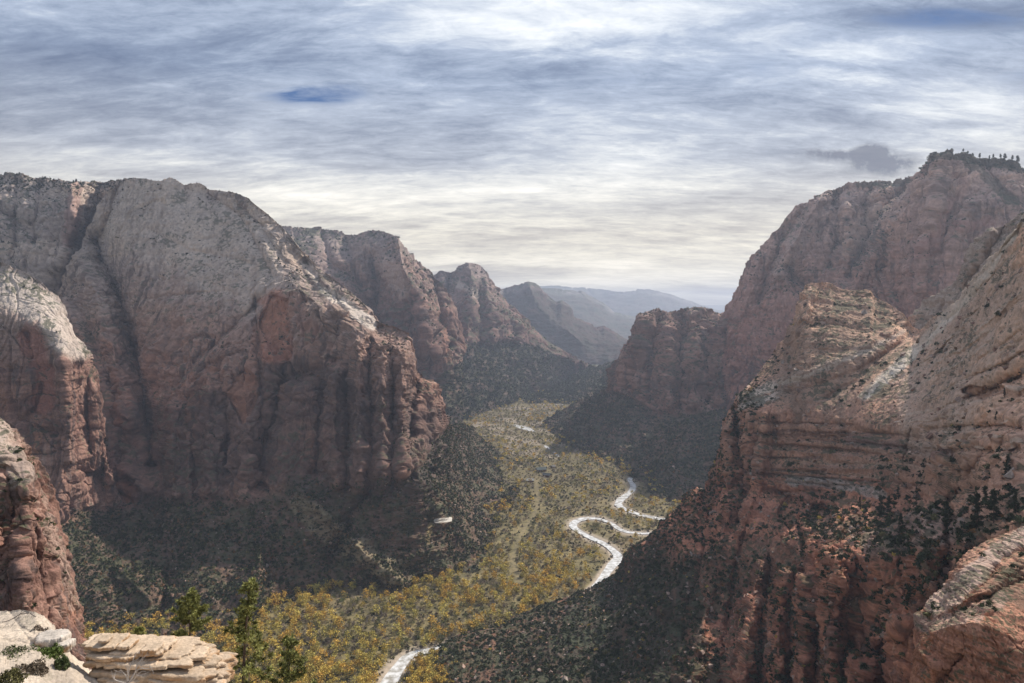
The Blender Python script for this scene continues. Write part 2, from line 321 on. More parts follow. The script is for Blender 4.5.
# ---- big left massif
patch('gully_wall_cliff', -70, 140, [
    [(-70,168,2250),(-20,172,2200),(0,175,2200),(12,174.5,2200),(26,176,2200),(37,177.5,2180),(60,181,2150),(88,182,2120),(110,181,2100),(140,180,2100)],
    [(-70,205,2100),(0,205,2080),(60,205,2050),(140,205,2050)],
    [(-70,420,1960),(140,420,1900)]], 3.0, M['rock_mid'], res=1.3, amp=1.0, joint=.9, strata=.7, back=(900,40), red=(150,420), seed=7,
    strokes=[([(104,184),(97,205),(90,235),(78,268),(66,300),(60,340)],13,190,'g'),([(72,190),(70,230),(62,262)],5,-70,'g'),([(0,210),(30,230)],6,30,'g'),([(40,182),(36,240)],4,35,'g'),([(18,180),(14,260)],3,25,'g')],
    tints=[([(76,186),(74,215),(68,245)],5,(.30,.15,.12),.5)], alcoves=[])
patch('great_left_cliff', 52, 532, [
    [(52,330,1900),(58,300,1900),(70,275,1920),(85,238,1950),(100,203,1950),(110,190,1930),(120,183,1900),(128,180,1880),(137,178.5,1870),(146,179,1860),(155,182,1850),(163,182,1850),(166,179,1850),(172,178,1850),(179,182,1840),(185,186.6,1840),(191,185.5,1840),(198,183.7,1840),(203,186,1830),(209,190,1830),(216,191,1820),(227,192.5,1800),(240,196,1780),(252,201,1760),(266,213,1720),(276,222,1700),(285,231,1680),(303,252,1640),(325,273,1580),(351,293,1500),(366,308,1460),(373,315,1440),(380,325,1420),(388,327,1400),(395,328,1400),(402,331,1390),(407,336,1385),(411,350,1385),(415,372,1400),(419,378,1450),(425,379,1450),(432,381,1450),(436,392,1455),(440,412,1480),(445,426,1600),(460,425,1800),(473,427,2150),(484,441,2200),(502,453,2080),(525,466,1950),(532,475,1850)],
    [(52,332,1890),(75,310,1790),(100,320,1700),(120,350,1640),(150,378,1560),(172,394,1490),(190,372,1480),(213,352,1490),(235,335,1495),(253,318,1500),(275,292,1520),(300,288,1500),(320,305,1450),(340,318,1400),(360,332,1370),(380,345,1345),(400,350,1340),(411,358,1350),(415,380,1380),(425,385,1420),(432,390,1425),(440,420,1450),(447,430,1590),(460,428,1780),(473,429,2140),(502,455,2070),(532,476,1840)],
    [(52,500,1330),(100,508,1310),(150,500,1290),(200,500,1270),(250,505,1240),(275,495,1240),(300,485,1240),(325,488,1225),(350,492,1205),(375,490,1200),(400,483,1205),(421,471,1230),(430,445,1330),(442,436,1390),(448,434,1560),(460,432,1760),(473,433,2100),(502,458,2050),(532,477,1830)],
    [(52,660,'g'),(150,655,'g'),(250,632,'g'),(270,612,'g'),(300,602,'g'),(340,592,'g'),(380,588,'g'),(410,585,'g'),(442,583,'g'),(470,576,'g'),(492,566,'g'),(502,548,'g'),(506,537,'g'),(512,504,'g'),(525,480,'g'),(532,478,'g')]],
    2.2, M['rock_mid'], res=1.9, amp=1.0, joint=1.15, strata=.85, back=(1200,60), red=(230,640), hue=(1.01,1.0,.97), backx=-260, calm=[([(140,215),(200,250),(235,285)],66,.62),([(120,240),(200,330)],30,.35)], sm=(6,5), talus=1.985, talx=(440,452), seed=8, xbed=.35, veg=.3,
    strokes=[
      # gully between the dome and the left buttress, running down
      ([(96,240),(108,270),(120,300),(130,335),(142,375),(150,420),(152,460)],9,130,'g'),
      ([(120,186),(112,205),(104,235),(100,262)],6,60,'g'),
      ([(84,262),(98,292),(108,330),(118,370),(128,420)],8,-60,'g'),
      ([(60,330),(78,380),(92,430),(100,480)],8,60,'g'),([(70,300),(92,350),(104,400),(110,470)],5,-45,'g'),
      ([(112,380),(120,430),(118,490)],4,45,'g'),
      # brow ramp of the lower wall
      ([(172,396),(190,374),(213,352),(253,318),(296,286)],5,-16,'g'),([(176,388),(200,358),(240,322),(262,300)],4,26,'g'),
      # slots in the lower wall
      ([(221,372),(226,400),(227,430),(229,470)],3.2,50,'g'),([(256,300),(258,340),(262,400),(260,470)],4,32,'g'),([(190,400),(194,440),(196,495)],3,28,'g'),
      ([(176,405),(172,450),(176,495)],4,-30,'g'),([(210,380),(208,430),(210,490)],4,-22,'g'),([(245,395),(248,450),(246,500)],5,-26,'g'),
      ([(285,380),(278,410),(268,440),(262,480)],9,70,'g'),([(298,372),(318,372),(322,400),(316,470)],7,38,'g'),
      # pillars of the right prow
      ([(336,372),(334,420),(337,485)],4,-34,'g'),([(345,330),(347,400),(349,488)],3,30,'g'),([(358,340),(360,400),(361,488)],5,-34,'g'),([(369,340),(371,400),(372,488)],2.6,30,'g'),
      ([(381,345),(383,400),(382,488)],5,-30,'g'),([(391,350),(393,400),(394,480)],2.6,34,'g'),([(401,350),(403,400),(402,475)],4.5,-26,'g'),([(409,400),(410,440),(411,478)],2.2,24,'g'),
      ([(414,385),(411,410),(412,432)],4,90,'g'),([(428,384),(430,405),(433,432)],4,-20,'g'),
      # wooded gully below the red alcove, bright ramp on the prow
      ([(345,322),(338,338),(336,360)],6,45,'g'),([(318,290),(332,302),(348,318),(366,330)],5,-18,'g'),([(303,258),(320,280),(342,306),(360,326)],3,22,'g'),([(292,250),(312,285),(330,300)],5,20,'g'),
      ([(210,195),(240,215),(255,240),(272,275)],3,14,'g'),([(240,205),(262,225),(285,262)],3,12,'g'),([(150,230),(190,250),(250,262)],3,7,'g'),([(150,300),(230,290)],2.5,8,'g'),
      # talus ribs and gullies
      ([(370,492),(350,520),(330,560)],7,35,'g'),([(300,490),(330,520),(372,560),(400,582)],8,-28,'g'),([(420,478),(445,500),(480,540)],8,-34,'g'),([(250,510),(262,550),(250,600)],9,-26,'g'),
      ([(150,505),(170,560),(160,620)],10,30,'g'),([(90,515),(110,560),(150,600)],7,-24,'g'),([(440,440),(470,470),(505,500)],7,-30,'g'),([(430,470),(450,480),(490,510)],5,30,'g'),
      ([(430,505),(450,525),(470,545)],14,-36,'g')],
    alcoves=[(276,322,17,28,26),(243,392,14,26,20),(96,486,17,11,30),(128,486,13,12,28),(76,478,14,9,20)],
    tints=[([(66,470),(160,455),(230,440),(260,430),(330,440),(415,445)],50,(.075,.055,.05),.55),([(262,380),(300,372),(340,385)],14,(.09,.065,.06),.6),([(150,215),(200,240),(240,265)],45,(.57,.475,.40),.5),([(276,305),(276,350)],15,(.42,.185,.12),.75),([(258,330),(252,380)],6,(.42,.22,.15),.6),([(322,288),(345,306),(372,326)],5,(.62,.53,.45),.85),([(305,262),(318,280)],3,(.6,.5,.43),.7),  # lower wall: varnish with its shade painted in; prow ramp: painted sunlit streak
      ([(296,300),(310,330)],10,(.38,.2,.15),.5),([(100,470),(120,490)],18,(.28,.13,.1),.5),([(300,505),(340,540),(400,575)],12,(.30,.24,.15),.6),([(435,520.5),(445,520)],2.0,(.55,.51,.45),1.0),([(425,540),(430,525)],4,(.28,.22,.10),.7)])
# ---- nearer left fin
patch('red_left_cliff', -70, 122, [
    [(-70,235,1230),(-30,252,1230),(0,263,1230),(10,267,1230),(23,273,1235),(40,282,1240),(50,290,1245),(57,297,1250),(63,306,1255),(68,320,1260),(73,335,1265),(82,348,1270),(89,358,1275),(93,378,1280),(97,400,1285),(103,440,1300),(108,465,1240),(122,500,1310)],
    [(-70,300,1170),(0,314,1170),(20,322,1170),(40,328,1170),(55,332,1180),(68,345,1190),(80,360,1205),(90,380,1230),(97,405,1245),(103,445,1290),(108,470,1230),(122,502,1300)],
    [(-70,530,1130),(60,525,1140),(85,510,1210),(100,508,1240),(122,506,1290)],
    [(-70,650,'g'),(122,650,'g')]], 1.75, M['rock_near'], res=1.9, amp=1.0, joint=.8, strata=.8, back=(250,200), red=(330,480), backx=-80, sm=(4,4), talus=2.0, seed=9, xbed=.1, calm=[([(-60,280),(0,290),(40,310),(60,330)],26,.55)],
    strokes=[([(30,335),(40,370),(36,410)],8,22,'g'),([(88,360),(84,400),(88,450)],4,24,'g'),([(60,350),(66,400),(70,460)],6,-20,'g'),([(80,470),(100,480)],6,14,'g')],
    tints=[([(-60,270),(0,285),(30,300),(60,325),(72,345)],16,(.58,.49,.42),.8),([(30,335),(45,375),(40,400)],12,(.36,.15,.11),.7)])
patch('left_rib_cliff', -60, 82, [
    [(-60,385,240),(-20,405,238),(0,418,236),(6,425,236),(12,431,236),(25,446,238),(34,460,240),(41,474,242),(50,499,245),(58,541,248),(63,572,250),(68,598,252),(74,614,254),(77,628,256),(82,655,258)],
    [(-60,440,215),(0,458,214),(15,475,214),(30,500,216),(42,525,220),(52,560,225),(60,590,230),(70,620,236),(76,640,242),(82,660,250)],
    [(-60,760,180),(82,760,185)]], .36, M['rock_close'], res=2.6, amp=1.25, joint=1.1, strata=.8, back=(60,60), red=(390,430), backx=-25, sm=(5,4), seed=10,
    strokes=[([(8,470),(12,520),(16,560)],4,7,'g'),([(28,500),(36,560),(44,620)],3.5,8,'g'),([(20,540),(24,600),(26,640)],3.5,-5,'g'),([(40,530),(50,580),(58,630)],4,-6,'g'),([(48,560),(56,600),(60,640)],2.5,6,'g'),([(0,520),(4,580)],4,6,'g'),([(58,550),(66,600),(74,640)],2,5,'g'),
      ([(14,450),(24,490),(30,530)],4,-5,'g')],
    tints=[([(0,428),(10,450),(18,480)],7,(.46,.37,.31),.5),([(-40,420),(0,450)],16,(.46,.37,.31),.5),([(40,490),(52,560),(62,610)],4,(.42,.3,.24),.5)])
# ---- right side, back to front
patch('right_mesa_cliff', 528, 790, [
    [(528,432,2600),(538,426,2650),(552,417,2680),(568,409,2700),(585,401,2700),(600,394,2680),(612,386,2650),(617,375,2560),(621,362,2540),(625,353,2530),(630,343,2520),(635,331,2510),(639,321,2500),(643,316,2500),(647.5,313,2500),(653,311,2500),(657.6,308,2500),(662,311,2500),(668,313.5,2500),(676,313,2480),(684,309.5,2460),(693,307.5,2450),(703,308,2450),(713,312,2450),(727,314,2450),(790,316,2420)],
    [(528,433,2590),(568,410,2690),(600,396,2650),(617,380,2530),(630,358,2480),(645,335,2450),(660,328,2440),(700,322,2400),(730,326,2380),(790,330,2350)],
    [(528,434,2580),(568,411,2680),(600,398,2620),(614,392,2540),(624,394,2440),(642,405,2330),(660,414,2250),(680,418,2210),(693,415,2200),(720,410,2180),(750,410,2150),(790,415,2100)],
    [(528,435,'g'),(542,427,'g'),(555,437,'g'),(566,446,'g'),(585,455,'g'),(604,463,'g'),(620,472,'g'),(632,478,'g'),(645,490,'g'),(660,502,'g'),(700,512,'g'),(790,520,'g')]],
    3.4, M['rock_mid'], res=1.9, amp=.9, joint=1.35, strata=.9, back=(700,60), red=(330,620), backx=150, sm=(3,3), talus=1.985, talx=(618,606), seed=11,
    strokes=[([(647,318),(640,350),(634,385)],4,-60,'g'),([(660,316),(655,350),(652,398)],3.5,55,'g'),([(668,318),(668,360),(668,405)],4,-50,'g'),([(680,318),(679,360),(680,405)],3,50,'g'),
      ([(692,312),(692,350),(694,405)],4.5,-45,'g'),([(705,316),(706,360),(707,400)],3,50,'g'),([(718,318),(718,400)],4,-35,'g'),([(730,320),(729,350),(728,400)],4,60,'g'),
      ([(600,400),(590,420),(600,450)],6,-40,'g'),([(650,415),(640,440),(650,470)],7,40,'g'),([(690,420),(670,450),(680,490)],8,-50,'g'),([(620,400),(622,430),(640,460)],6,35,'g')],
    tints=[([(730,330),(740,360)],6,(.22,.13,.11),.4)])
patch('right_summit_cliff', 716, 1095, [
    [(716,345,2450),(722,330,2430),(726,316,2420),(730,304,2400),(734,292,2380),(739.5,280,2360),(745,268,2340),(751,256,2320),(760,245,2300),(771,235,2280),(777,230,2270),(783,221,2260),(789,213,2250),(795,205,2250),(801,203,2240),(807,202,2230),(811,197,2220),(815,195,2220),(834,189,2200),(845,186,2190),(858,183,2180),(890,180.5,2150),(905,180,2120),(915,179,2050),(921,174,1920),(927,167.5,1860),(932,162,1830),(937,157.7,1800),(945,154.5,1790),(955,155,1780),(977,157.7,1770),(1000,159.6,1750),(1024,162,1730),(1095,168,1700)],
    [(716,360,2350),(740,318,2260),(770,290,2180),(800,262,2130),(834,245,2100),(860,240,2090),(880,232,2020),(900,222,1900),(925,205,1760),(950,200,1720),(1024,200,1650),(1095,200,1620)],
    [(716,440,2160),(740,400,2120),(800,380,2030),(850,370,1920),(900,370,1760),(950,370,1620),(1095,380,1520)]],
    2.9, M['rock_mid'], res=1.7, amp=1.1, joint=.95, strata=.9, back=(900,60), red=(250,850), hue=(1.14,.96,.92), backx=250, sm=(5,4), seed=12, veg=.33,
    strokes=[([(921,186),(901,207),(886,233),(874,256),(858,276),(846,300)],7,-70,'g'),([(908,186),(890,208),(876,232),(862,258),(850,272)],6,95,'g'),
      ([(850,200),(846,225),(850,250),(846,270)],5,-40,'g'),([(834,195),(838,230),(830,262)],5,50,'g'),([(820,200),(806,222),(790,250),(780,275)],6,-60,'g'),([(800,215),(782,240),(770,270),(758,300)],4,45,'g'),
      ([(868,190),(866,220),(868,246)],4,40,'g'),([(885,188),(880,215)],4,-30,'g'),([(760,256),(752,280),(745,310)],4,-30,'g'),([(788,268),(800,285),(820,292)],7,55,'g'),
      ([(940,160),(936,200),(926,250),(920,290)],7,-30,'g'),([(952,200),(944,240),(930,270)],5,26,'g'),([(975,205),(960,235),(948,262)],5,-20,'g'),([(985,165),(1000,185),(1024,205)],6,22,'g'),([(885,270),(900,300),(905,320)],6,40,'g')],
    tints=[([(945,205),(935,235),(925,255)],5,(.36,.17,.14),.42),([(950,180),(965,190),(940,215)],5,(.38,.19,.15),.35),([(960,228),(990,222)],6,(.34,.16,.13),.5),([(1000,240),(960,250)],10,(.36,.22,.18),.4),
      ([(885,215),(860,228),(850,250)],9,(.46,.33,.27),.5),([(800,240),(780,270)],8,(.44,.32,.27),.4),([(965,165),(980,172),(1000,190),(1015,200)],6,(.06,.06,.035),.65),([(940,159),(1024,165),(1060,168)],5,(.05,.055,.03),.8),([(858,186),(915,182)],3,(.05,.055,.03),.7)])
patch('second_slickrock_cliff', 880, 1100, [
    [(880,365,900),(893,345,890),(905,325,880),(914,311,870),(921,304,860),(930,298,850),(941,292,840),(949,287,830),(957,279,820),(966,262,800),(976.5,245,780),(983,236,770),(990,229,760),(1000,227,750),(1008,224,740),(1024,212,720),(1100,170,660)],
    [(880,420,820),(960,330,730),(1024,260,660),(1100,220,600)],
    [(880,480,780),(1100,420,560)]], 1.2, M['rock_near'], res=1.3, amp=.8, joint=.7, strata=.7, back=(60,60), red=(200,330), sm=(5,4), seed=13, xbed=.8,
    strokes=[([(960,285),(940,310),(925,340)],5,14,'g'),([(990,232),(970,270),(950,300)],5,-14,'g'),([(1005,228),(985,262),(965,290)],3,12,'g')],
    tints=[([(1000,232),(960,290),(930,320)],20,(.42,.31,.24),.6)])
import random as _r
_q = _r.Random(4); SLAB_S, SLAB_T = [], []
for k in range(15):
    a = (1045+_q.uniform(-10, 10), 205+17*k+_q.uniform(-5, 5)); b = (880-1.5*k+_q.uniform(-20, 30), 385+4.0*k+_q.uniform(-5, 5))
    t0 = _q.uniform(0, .45); t1 = t0+_q.uniform(.25, .55); pt = lambda t: (a[0]+(b[0]-a[0])*t, a[1]+(b[1]-a[1])*t+10*math.sin(t*3.1))
    ln = [pt(t0+(t1-t0)*q/4) for q in range(5)]
    SLAB_S.append((ln, _q.uniform(1.2, 2.6), _q.choice([4, 6, 9, -5]), 't'))
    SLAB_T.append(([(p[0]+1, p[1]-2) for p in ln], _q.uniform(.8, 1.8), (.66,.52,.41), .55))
for k in range(13):
    y0 = 420+5.6*k+_q.uniform(-1.5, 1.5); xa = _q.uniform(738, 800); xb = xa+_q.uniform(70, 190)
    ln = [(xa+(xb-xa)*q/5, y0+.055*(xa+(xb-xa)*q/5-740)+1.2*math.sin(q+k)) for q in range(6)]
    SLAB_S.append((ln, _q.uniform(1.0, 1.9), _q.choice([4, 6, 8, -4]), 't'))
    SLAB_T.append((ln, _q.uniform(.9, 2.2), _q.choice([(.13,.08,.065), (.48,.33,.24), (.13,.08,.065), (.36,.2,.14)]), .5))
# the near right cliff: knob, slickrock slab, banded wall, wooded ledge, ribs and the dark slope down to the river
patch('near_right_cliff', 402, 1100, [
    [(402,690,'g'),(405,683,'g'),(413,665,'g'),(434,649,'g'),(463,634,'g'),(504,620,985),(546,603,1010),(570,596,1030),(587,590,1035),(605,581,1015),(620,573,1000),(629,552,985),(640,541,975),(650,535,970),(662,527,965),(670,515,958),(678,508,952),(690,494,945),(697,487,940),(703,491,935),(708,486,925),(713,474,915),(718,462,905),(721,440,900),(724,420,900),(730,408,905),(736,400,915),(742,392,930),(748,385,945),(755,378,960),(767,362,985),(777,349,1005),(787,335,990),(793,322,985),(797,308,980),(800,292,965),(804,285,962),(809,282.5,960),(820,283,960),(830,282,960),(836,286,958),(842,289,955),(856,291,950),(866,290,945),(870,291,942),(874,297,935),(878,300,925),(888,305,910),(897,310,895),(905,315,875),(912,326,845),(920,330,800),(930,322,770),(937,316,750),(947,309,720),(957,300,690),(966,288,660),(976,276,635),(986,264,610),(996,252,590),(1004,243,575),(1012,233,560),(1018,224,550),(1024,215,540),(1050,180,510),(1100,120,480)],
    [(402,691,'g'),(413,666,'g'),(463,636,'g'),(504,622,980),(546,606,1000),(587,594,1020),(620,577,985),(640,546,955),(662,533,940),(678,515,930),(697,492,925),(708,488,915),(718,464,898),(722,442,892),(726,424,885),(735,416,875),(750,411,860),(775,411,830),(800,413,795),(830,417,750),(860,420,705),(890,424,660),(920,424,600),(950,414,540),(980,406,490),(1000,402,460),(1024,400,435),(1050,396,415),(1100,390,390)],
    [(402,692,'g'),(413,668,'g'),(463,640,900),(504,626,950),(546,612,970),(587,600,980),(620,588,950),(640,560,925),(662,545,905),(678,530,890),(697,512,880),(708,505,870),(718,500,862),(726,495,850),(740,485,835),(760,480,812),(790,484,765),(820,494,705),(850,502,650),(875,505,605),(900,504,560),(925,500,510),(950,495,468),(985,488,415),(1024,480,370),(1100,470,330)],
    [(402,693,'g'),(463,650,870),(504,640,890),(546,630,880),(587,620,870),(620,610,850),(640,598,835),(662,585,815),(680,575,790),(700,568,770),(720,562,745),(740,562,715),(760,562,680),(780,560,640),(800,556,590),(825,552,535),(850,550,485),(875,552,455),(900,556,425),(925,552,400),(950,542,375),(985,530,345),(1024,520,320),(1100,510,290)],
    [(402,700,845),(463,700,760),(504,700,720),(546,700,690),(587,700,660),(620,700,640),(660,700,600),(680,700,585),(700,700,575),(720,700,565),(740,700,555),(760,700,545),(780,700,530),(800,700,510),(825,700,480),(850,700,445),(875,700,420),(900,700,395),(925,700,370),(950,700,345),(1100,700,270)],
    [(402,800,600),(600,800,500),(760,800,450),(1100,800,230)]],
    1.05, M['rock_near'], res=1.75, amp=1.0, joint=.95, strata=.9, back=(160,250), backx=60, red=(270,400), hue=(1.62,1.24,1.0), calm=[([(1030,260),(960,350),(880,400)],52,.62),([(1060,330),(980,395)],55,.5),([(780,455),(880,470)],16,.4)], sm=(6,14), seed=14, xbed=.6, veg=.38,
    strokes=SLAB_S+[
      # left prow
      ([(735,408),(737,430),(742,455),(746,490)],3,34,'g'),([(746,400),(752,440),(760,480)],5,-14,'g'),([(727,430),(728,470),(726,510)],5,-16,'g'),([(766,415),(762,450),(752,500),(742,530)],6,-22,'g'),([(758,440),(752,480),(738,520)],4,22,'g'),
      # bedding benches and the bright slab edge
      ([(745,397),(790,380),(850,355),(905,322)],4,-6,'g'),([(752,408),(800,392),(860,370),(900,345)],5,7,'g'),([(1020,222),(975,285),(930,335),(890,370),(860,398)],4,-9,'g'),([(915,330),(890,352),(860,378),(830,398)],7,14,'g'),
      ([(800,300),(840,306),(880,316),(910,330)],3,4,'g'),([(795,322),(840,326),(890,338)],3,5,'g'),([(780,345),(830,352),(870,350)],3,4,'g'),([(812,290),(808,310),(790,340)],4,-12,'g'),
      # banded wall
      ([(745,432),(850,440),(930,452),(1024,450)],4,9,'g'),([(780,445),(860,452),(920,462)],3,8,'g'),([(850,430),(925,440)],5,10,'g'),([(905,470),(907,450),(912,430)],1.8,10,'g'),
      ([(1024,375),(1000,385),(985,395),(972,398)],5,20,'g'),([(925,430),(960,428),(1000,425),(1024,428)],4,14,'g'),([(930,445),(960,470),(985,450),(1010,430)],4,-9,'g'),([(985,455),(965,480),(955,495)],3,12,'g'),
      ([(1024,300),(980,340),(930,372)],3,5,'g'),([(1024,330),(970,368),(920,395)],3,6,'g'),([(1024,265),(990,300),(950,335)],2.5,5,'g'),([(1010,365),(960,380),(925,410)],3,7,'g'),
      # ledge alcoves and dark gullies
      ([(780,492),(800,500),(830,512)],7,26,'g'),([(800,520),(806,560),(806,600)],4,24,'g'),
      ([(697,492),(690,530),(680,570),(668,610)],6,-20,'g'),([(712,490),(706,540),(694,590),(684,640)],5,22,'g'),([(730,500),(722,540),(712,590),(700,640),(690,683)],6,-22,'g'),([(745,525),(736,570),(728,620),(722,683)],4,20,'g'),
      ([(672,520),(662,560),(640,600),(620,640)],8,-24,'g'),([(655,545),(640,575),(610,610)],7,20,'g'),
      # vertical ribs
      ([(760,560),(752,610),(744,683)],5,-29,'g'),([(771,560),(765,620),(758,700)],3,35,'g'),([(785,570),(780,620),(776,700)],5,-32,'g'),([(797,575),(793,630),(790,700)],3,44,'g'),([(808,580),(806,630),(803,700)],5,-29,'g'),
      ([(822,560),(818,620),(816,700)],4.5,49,'g'),([(838,560),(834,610),(832,700)],6,-35,'g'),([(852,575),(850,630),(846,700)],5,41,'g'),([(872,550),(868,600),(866,650)],7,29,'g'),([(885,590),(882,640),(880,700)],8,35,'g'),([(866,660),(864,700)],6,-23,'g'),
      ([(903,540),(905,580),(912,600)],5,26,'g'),([(925,520),(922,560),(928,590)],11,-35,'g'),([(951,500),(948,540),(946,570)],4,32,'g'),([(965,520),(962,560)],6,-17,'g'),([(875,640),(905,625),(925,615)],6,-17,'g')],
    alcoves=[(822,518,17,15,18),(790,512,11,16,16),(985,392,24,7,12)],
    tints=[([(745,445),(850,450),(960,460)],38,(.40,.235,.155),.6)]+SLAB_T+[([(745,398),(800,378),(850,358),(880,345)],5,(.62,.52,.43),.6),([(1022,220),(975,285),(930,338),(895,368),(865,395)],6,(.62,.52,.42),.8),([(792,480),(820,482),(850,488),(884,497)],5,(.40,.35,.31),.7),([(742,408),(760,404),(790,392)],4,(.64,.55,.47),.7),  # broad pale strokes on crest and bench edges: sunlight put into the colour
      ([(850,440),(905,448),(950,455)],6,(.14,.085,.075),.6),([(822,522),(826,530)],12,(.42,.25,.19),.5),([(735,440),(760,470)],12,(.33,.16,.11),.4),([(1000,300),(940,400)],50,(.56,.40,.30),.6),([(850,330),(820,380)],46,(.27,.175,.125),.75),([(1024,219),(990,270),(957,310),(930,341),(900,369),(868,396)],2.6,(.74,.63,.52),.5),([(748,398),(790,383),(830,368),(870,351),(908,328)],2.2,(.68,.57,.46),.42),([(790,300),(782,330),(762,362),(745,388)],2.0,(.70,.58,.48),.6),([(868,396),(890,372),(915,352)],4,(.74,.64,.53),.6),  # thin pale lines: sunlit crest highlights painted into the rock colour
      ([(905,540),(880,545),(925,530),(960,530)],16,(.34,.27,.23),.5),
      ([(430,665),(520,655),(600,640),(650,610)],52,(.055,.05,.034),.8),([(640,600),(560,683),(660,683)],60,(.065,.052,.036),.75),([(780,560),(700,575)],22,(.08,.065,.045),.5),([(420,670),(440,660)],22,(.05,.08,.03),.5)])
patch('corner_cliff', 896, 1100, [
    [(896,715,170),(905,700,170),(911,690,170),(915,683,170),(917,660,172),(918,642,174),(919,625,176),(921,614,178),(932,600,182),(946,588,186),(954,572,188),(964,557,190),(976,548,192),(991,540,194),(1006,533,196),(1024,526,198),(1100,500,205)],
    [(896,716,165),(915,686,165),(919,650,165),(930,636,160),(945,628,155),(965,622,152),(985,622,152),(1005,632,152),(1024,645,150),(1100,690,145)],
    [(896,790,155),(1100,790,125)]], .25, M['rock_close'], res=2.6, amp=1.1, joint=.5, strata=.9, back=(30,60), backx=8, red=(372,405), hue=(1.36,1.1,.9), sm=(6,5), seed=15, xbed=1.3, varn=.6,
    strokes=[([(925,622),(950,605),(985,590),(1024,560)],3,-2,'g'),([(940,618),(975,600),(1024,580)],3,2.5,'g'),([(1024,552),(1000,560),(990,575)],5,4,'g'),([(960,600),(1000,575)],3,1.8,'g'),([(960,660),(940,683)],3,2.5,'g'),([(920,650),(935,665),(925,690)],5,-3,'g')],
    tints=[([(935,605),(960,590),(990,560),(1024,535)],9,(.52,.41,.34),.6),([(925,625),(960,615),(1000,600)],8,(.5,.40,.34),.4),([(1024,570),(995,590),(1024,600)],10,(.10,.085,.06),.5)])
patch('viewpoint_ledge', -90, 430, [
    [(-90,596,34),(-20,607,32),(0,611,31),(20,610,30.5),(35,612,30),(44,616,30),(54,624,29.8),(62,636,29.5),(72,652,29),(90,668,29),(150,672,31),(190,672,35),(215,684,38),(235,697,40),(330,735,43),(430,790,45)],
    [(-90,640,26),(0,645,26),(40,652,26),(70,668,26),(150,700,27),(235,735,31),(430,840,32)],
    [(-90,900,14),(430,960,14)]], .042, M['rock_hand'], res=2.2, amp=.8, joint=.4, strata=.9, back=(2.2,60), red=(300,400), sm=(6,5), seed=16, varn=.3, veg=.1, whiten=.85,
    strokes=[([(0,640),(40,645),(62,650)],5,.5,'g'),([(20,625),(50,640)],2,.15,'g'),([(10,612),(30,640)],2,.12,'g')])
build_patches()
print('patches', round(time.time()-T0, 1), sum(v['P'].size//3 for v in PATCH.values()), {k: v['P'].shape[:2] for k, v in PATCH.items()})
HAZE = 6.5e-5
# ================================================================== VALLEY FLOOR AND RIVER
def ground_pt(px, py, z=0.0):
    d = (H-z)*F/(py-HY); return ((px-CX)/F*d, d)
river_lines = [
    ([(370,705),(388,683),(398,668),(410,655),(430,650),(470,640)], [20,18,17,14,12,12]),
    ([(560,612),(585,596),(600,582),(606,573),(612,565),(618,557),(613,550),(603,543),(590,537),(579,531),(573,525.5),(577,520.5),(588,518),(600,519),(611,523),(622,530),(640,533),(668,532),(700,530),(720,526)], [14,14,15,16,16,15,13,13,12,12,14,17,17,15,11,9,10,10,10,10]),
    ([(720,526),(690,524),(666,519.5),(652,517),(640,514.5),(629,510.5),(619,505.5),(620,500),(625,496),(632,490),(633,485),(630,478.5),(640,474),(655,471)], [12,13,14,14,14,13,16,16,15,14,12,11,10,10]),
    ([(535,431.5),(530,430),(525,428),(519,426),(514,424.5)], [4,20,34,26,8]),
    ([(549.5,449),(547,447),(544.5,445)], [3,13,5]), ([(559,456.5),(556,454),(553,451)], [3,8,3]),
    ([(566,405),(560,404),(555,405)], [3,12,4])]
def dens(line, wid, n=10):
    W = [ground_pt(*p) for p in line]; out = []; ws = []
    for i in range(len(W)-1):
        p0 = W[max(i-1, 0)]; p1 = W[i]; p2 = W[i+1]; p3 = W[min(i+2, len(W)-1)]
        for k in range(n):
            t = k/n
            q = [0.5*((2*p1[a])+(-p0[a]+p2[a])*t+(2*p0[a]-5*p1[a]+4*p2[a]-p3[a])*t*t+(-p0[a]+3*p1[a]-3*p2[a]+p3[a])*t**3) for a in (0, 1)]
            out.append(q); ws.append(wid[i]*(1-t)+wid[i+1]*t)
    out.append(W[-1]); ws.append(wid[-1])
    return np.array(out), np.array(ws)
RV = [dens(*r) for r in river_lines]
def dist_to(X, Y, pts, w=None):
    best = np.full(X.shape, 1e9)
    for i in range(len(pts)-1):
        a = pts[i]; b = pts[i+1]; d = b-a; l2 = (d**2).sum()+1e-9
        t = np.clip(((X-a[0])*d[0]+(Y-a[1])*d[1])/l2, 0, 1)
        best = np.minimum(best, np.hypot(X-a[0]-t*d[0], Y-a[1]-t*d[1])-(0 if w is None else w[i]*.5))
    return best
gx = np.concatenate([-np.geomspace(19000, 620, 30), np.linspace(-600, 620, 520), np.geomspace(640, 19000, 30)])
gy = np.concatenate([-np.geomspace(9000, 60, 14), np.linspace(-40, 740, 50), np.linspace(750, 1600, 440), np.geomspace(1603, 4600, 300), np.geomspace(4700, 23000, 40)])
GX, GY = np.meshgrid(gx, gy)
near = (np.abs(GX) < 700) & (GY > 600) & (GY < 4700)
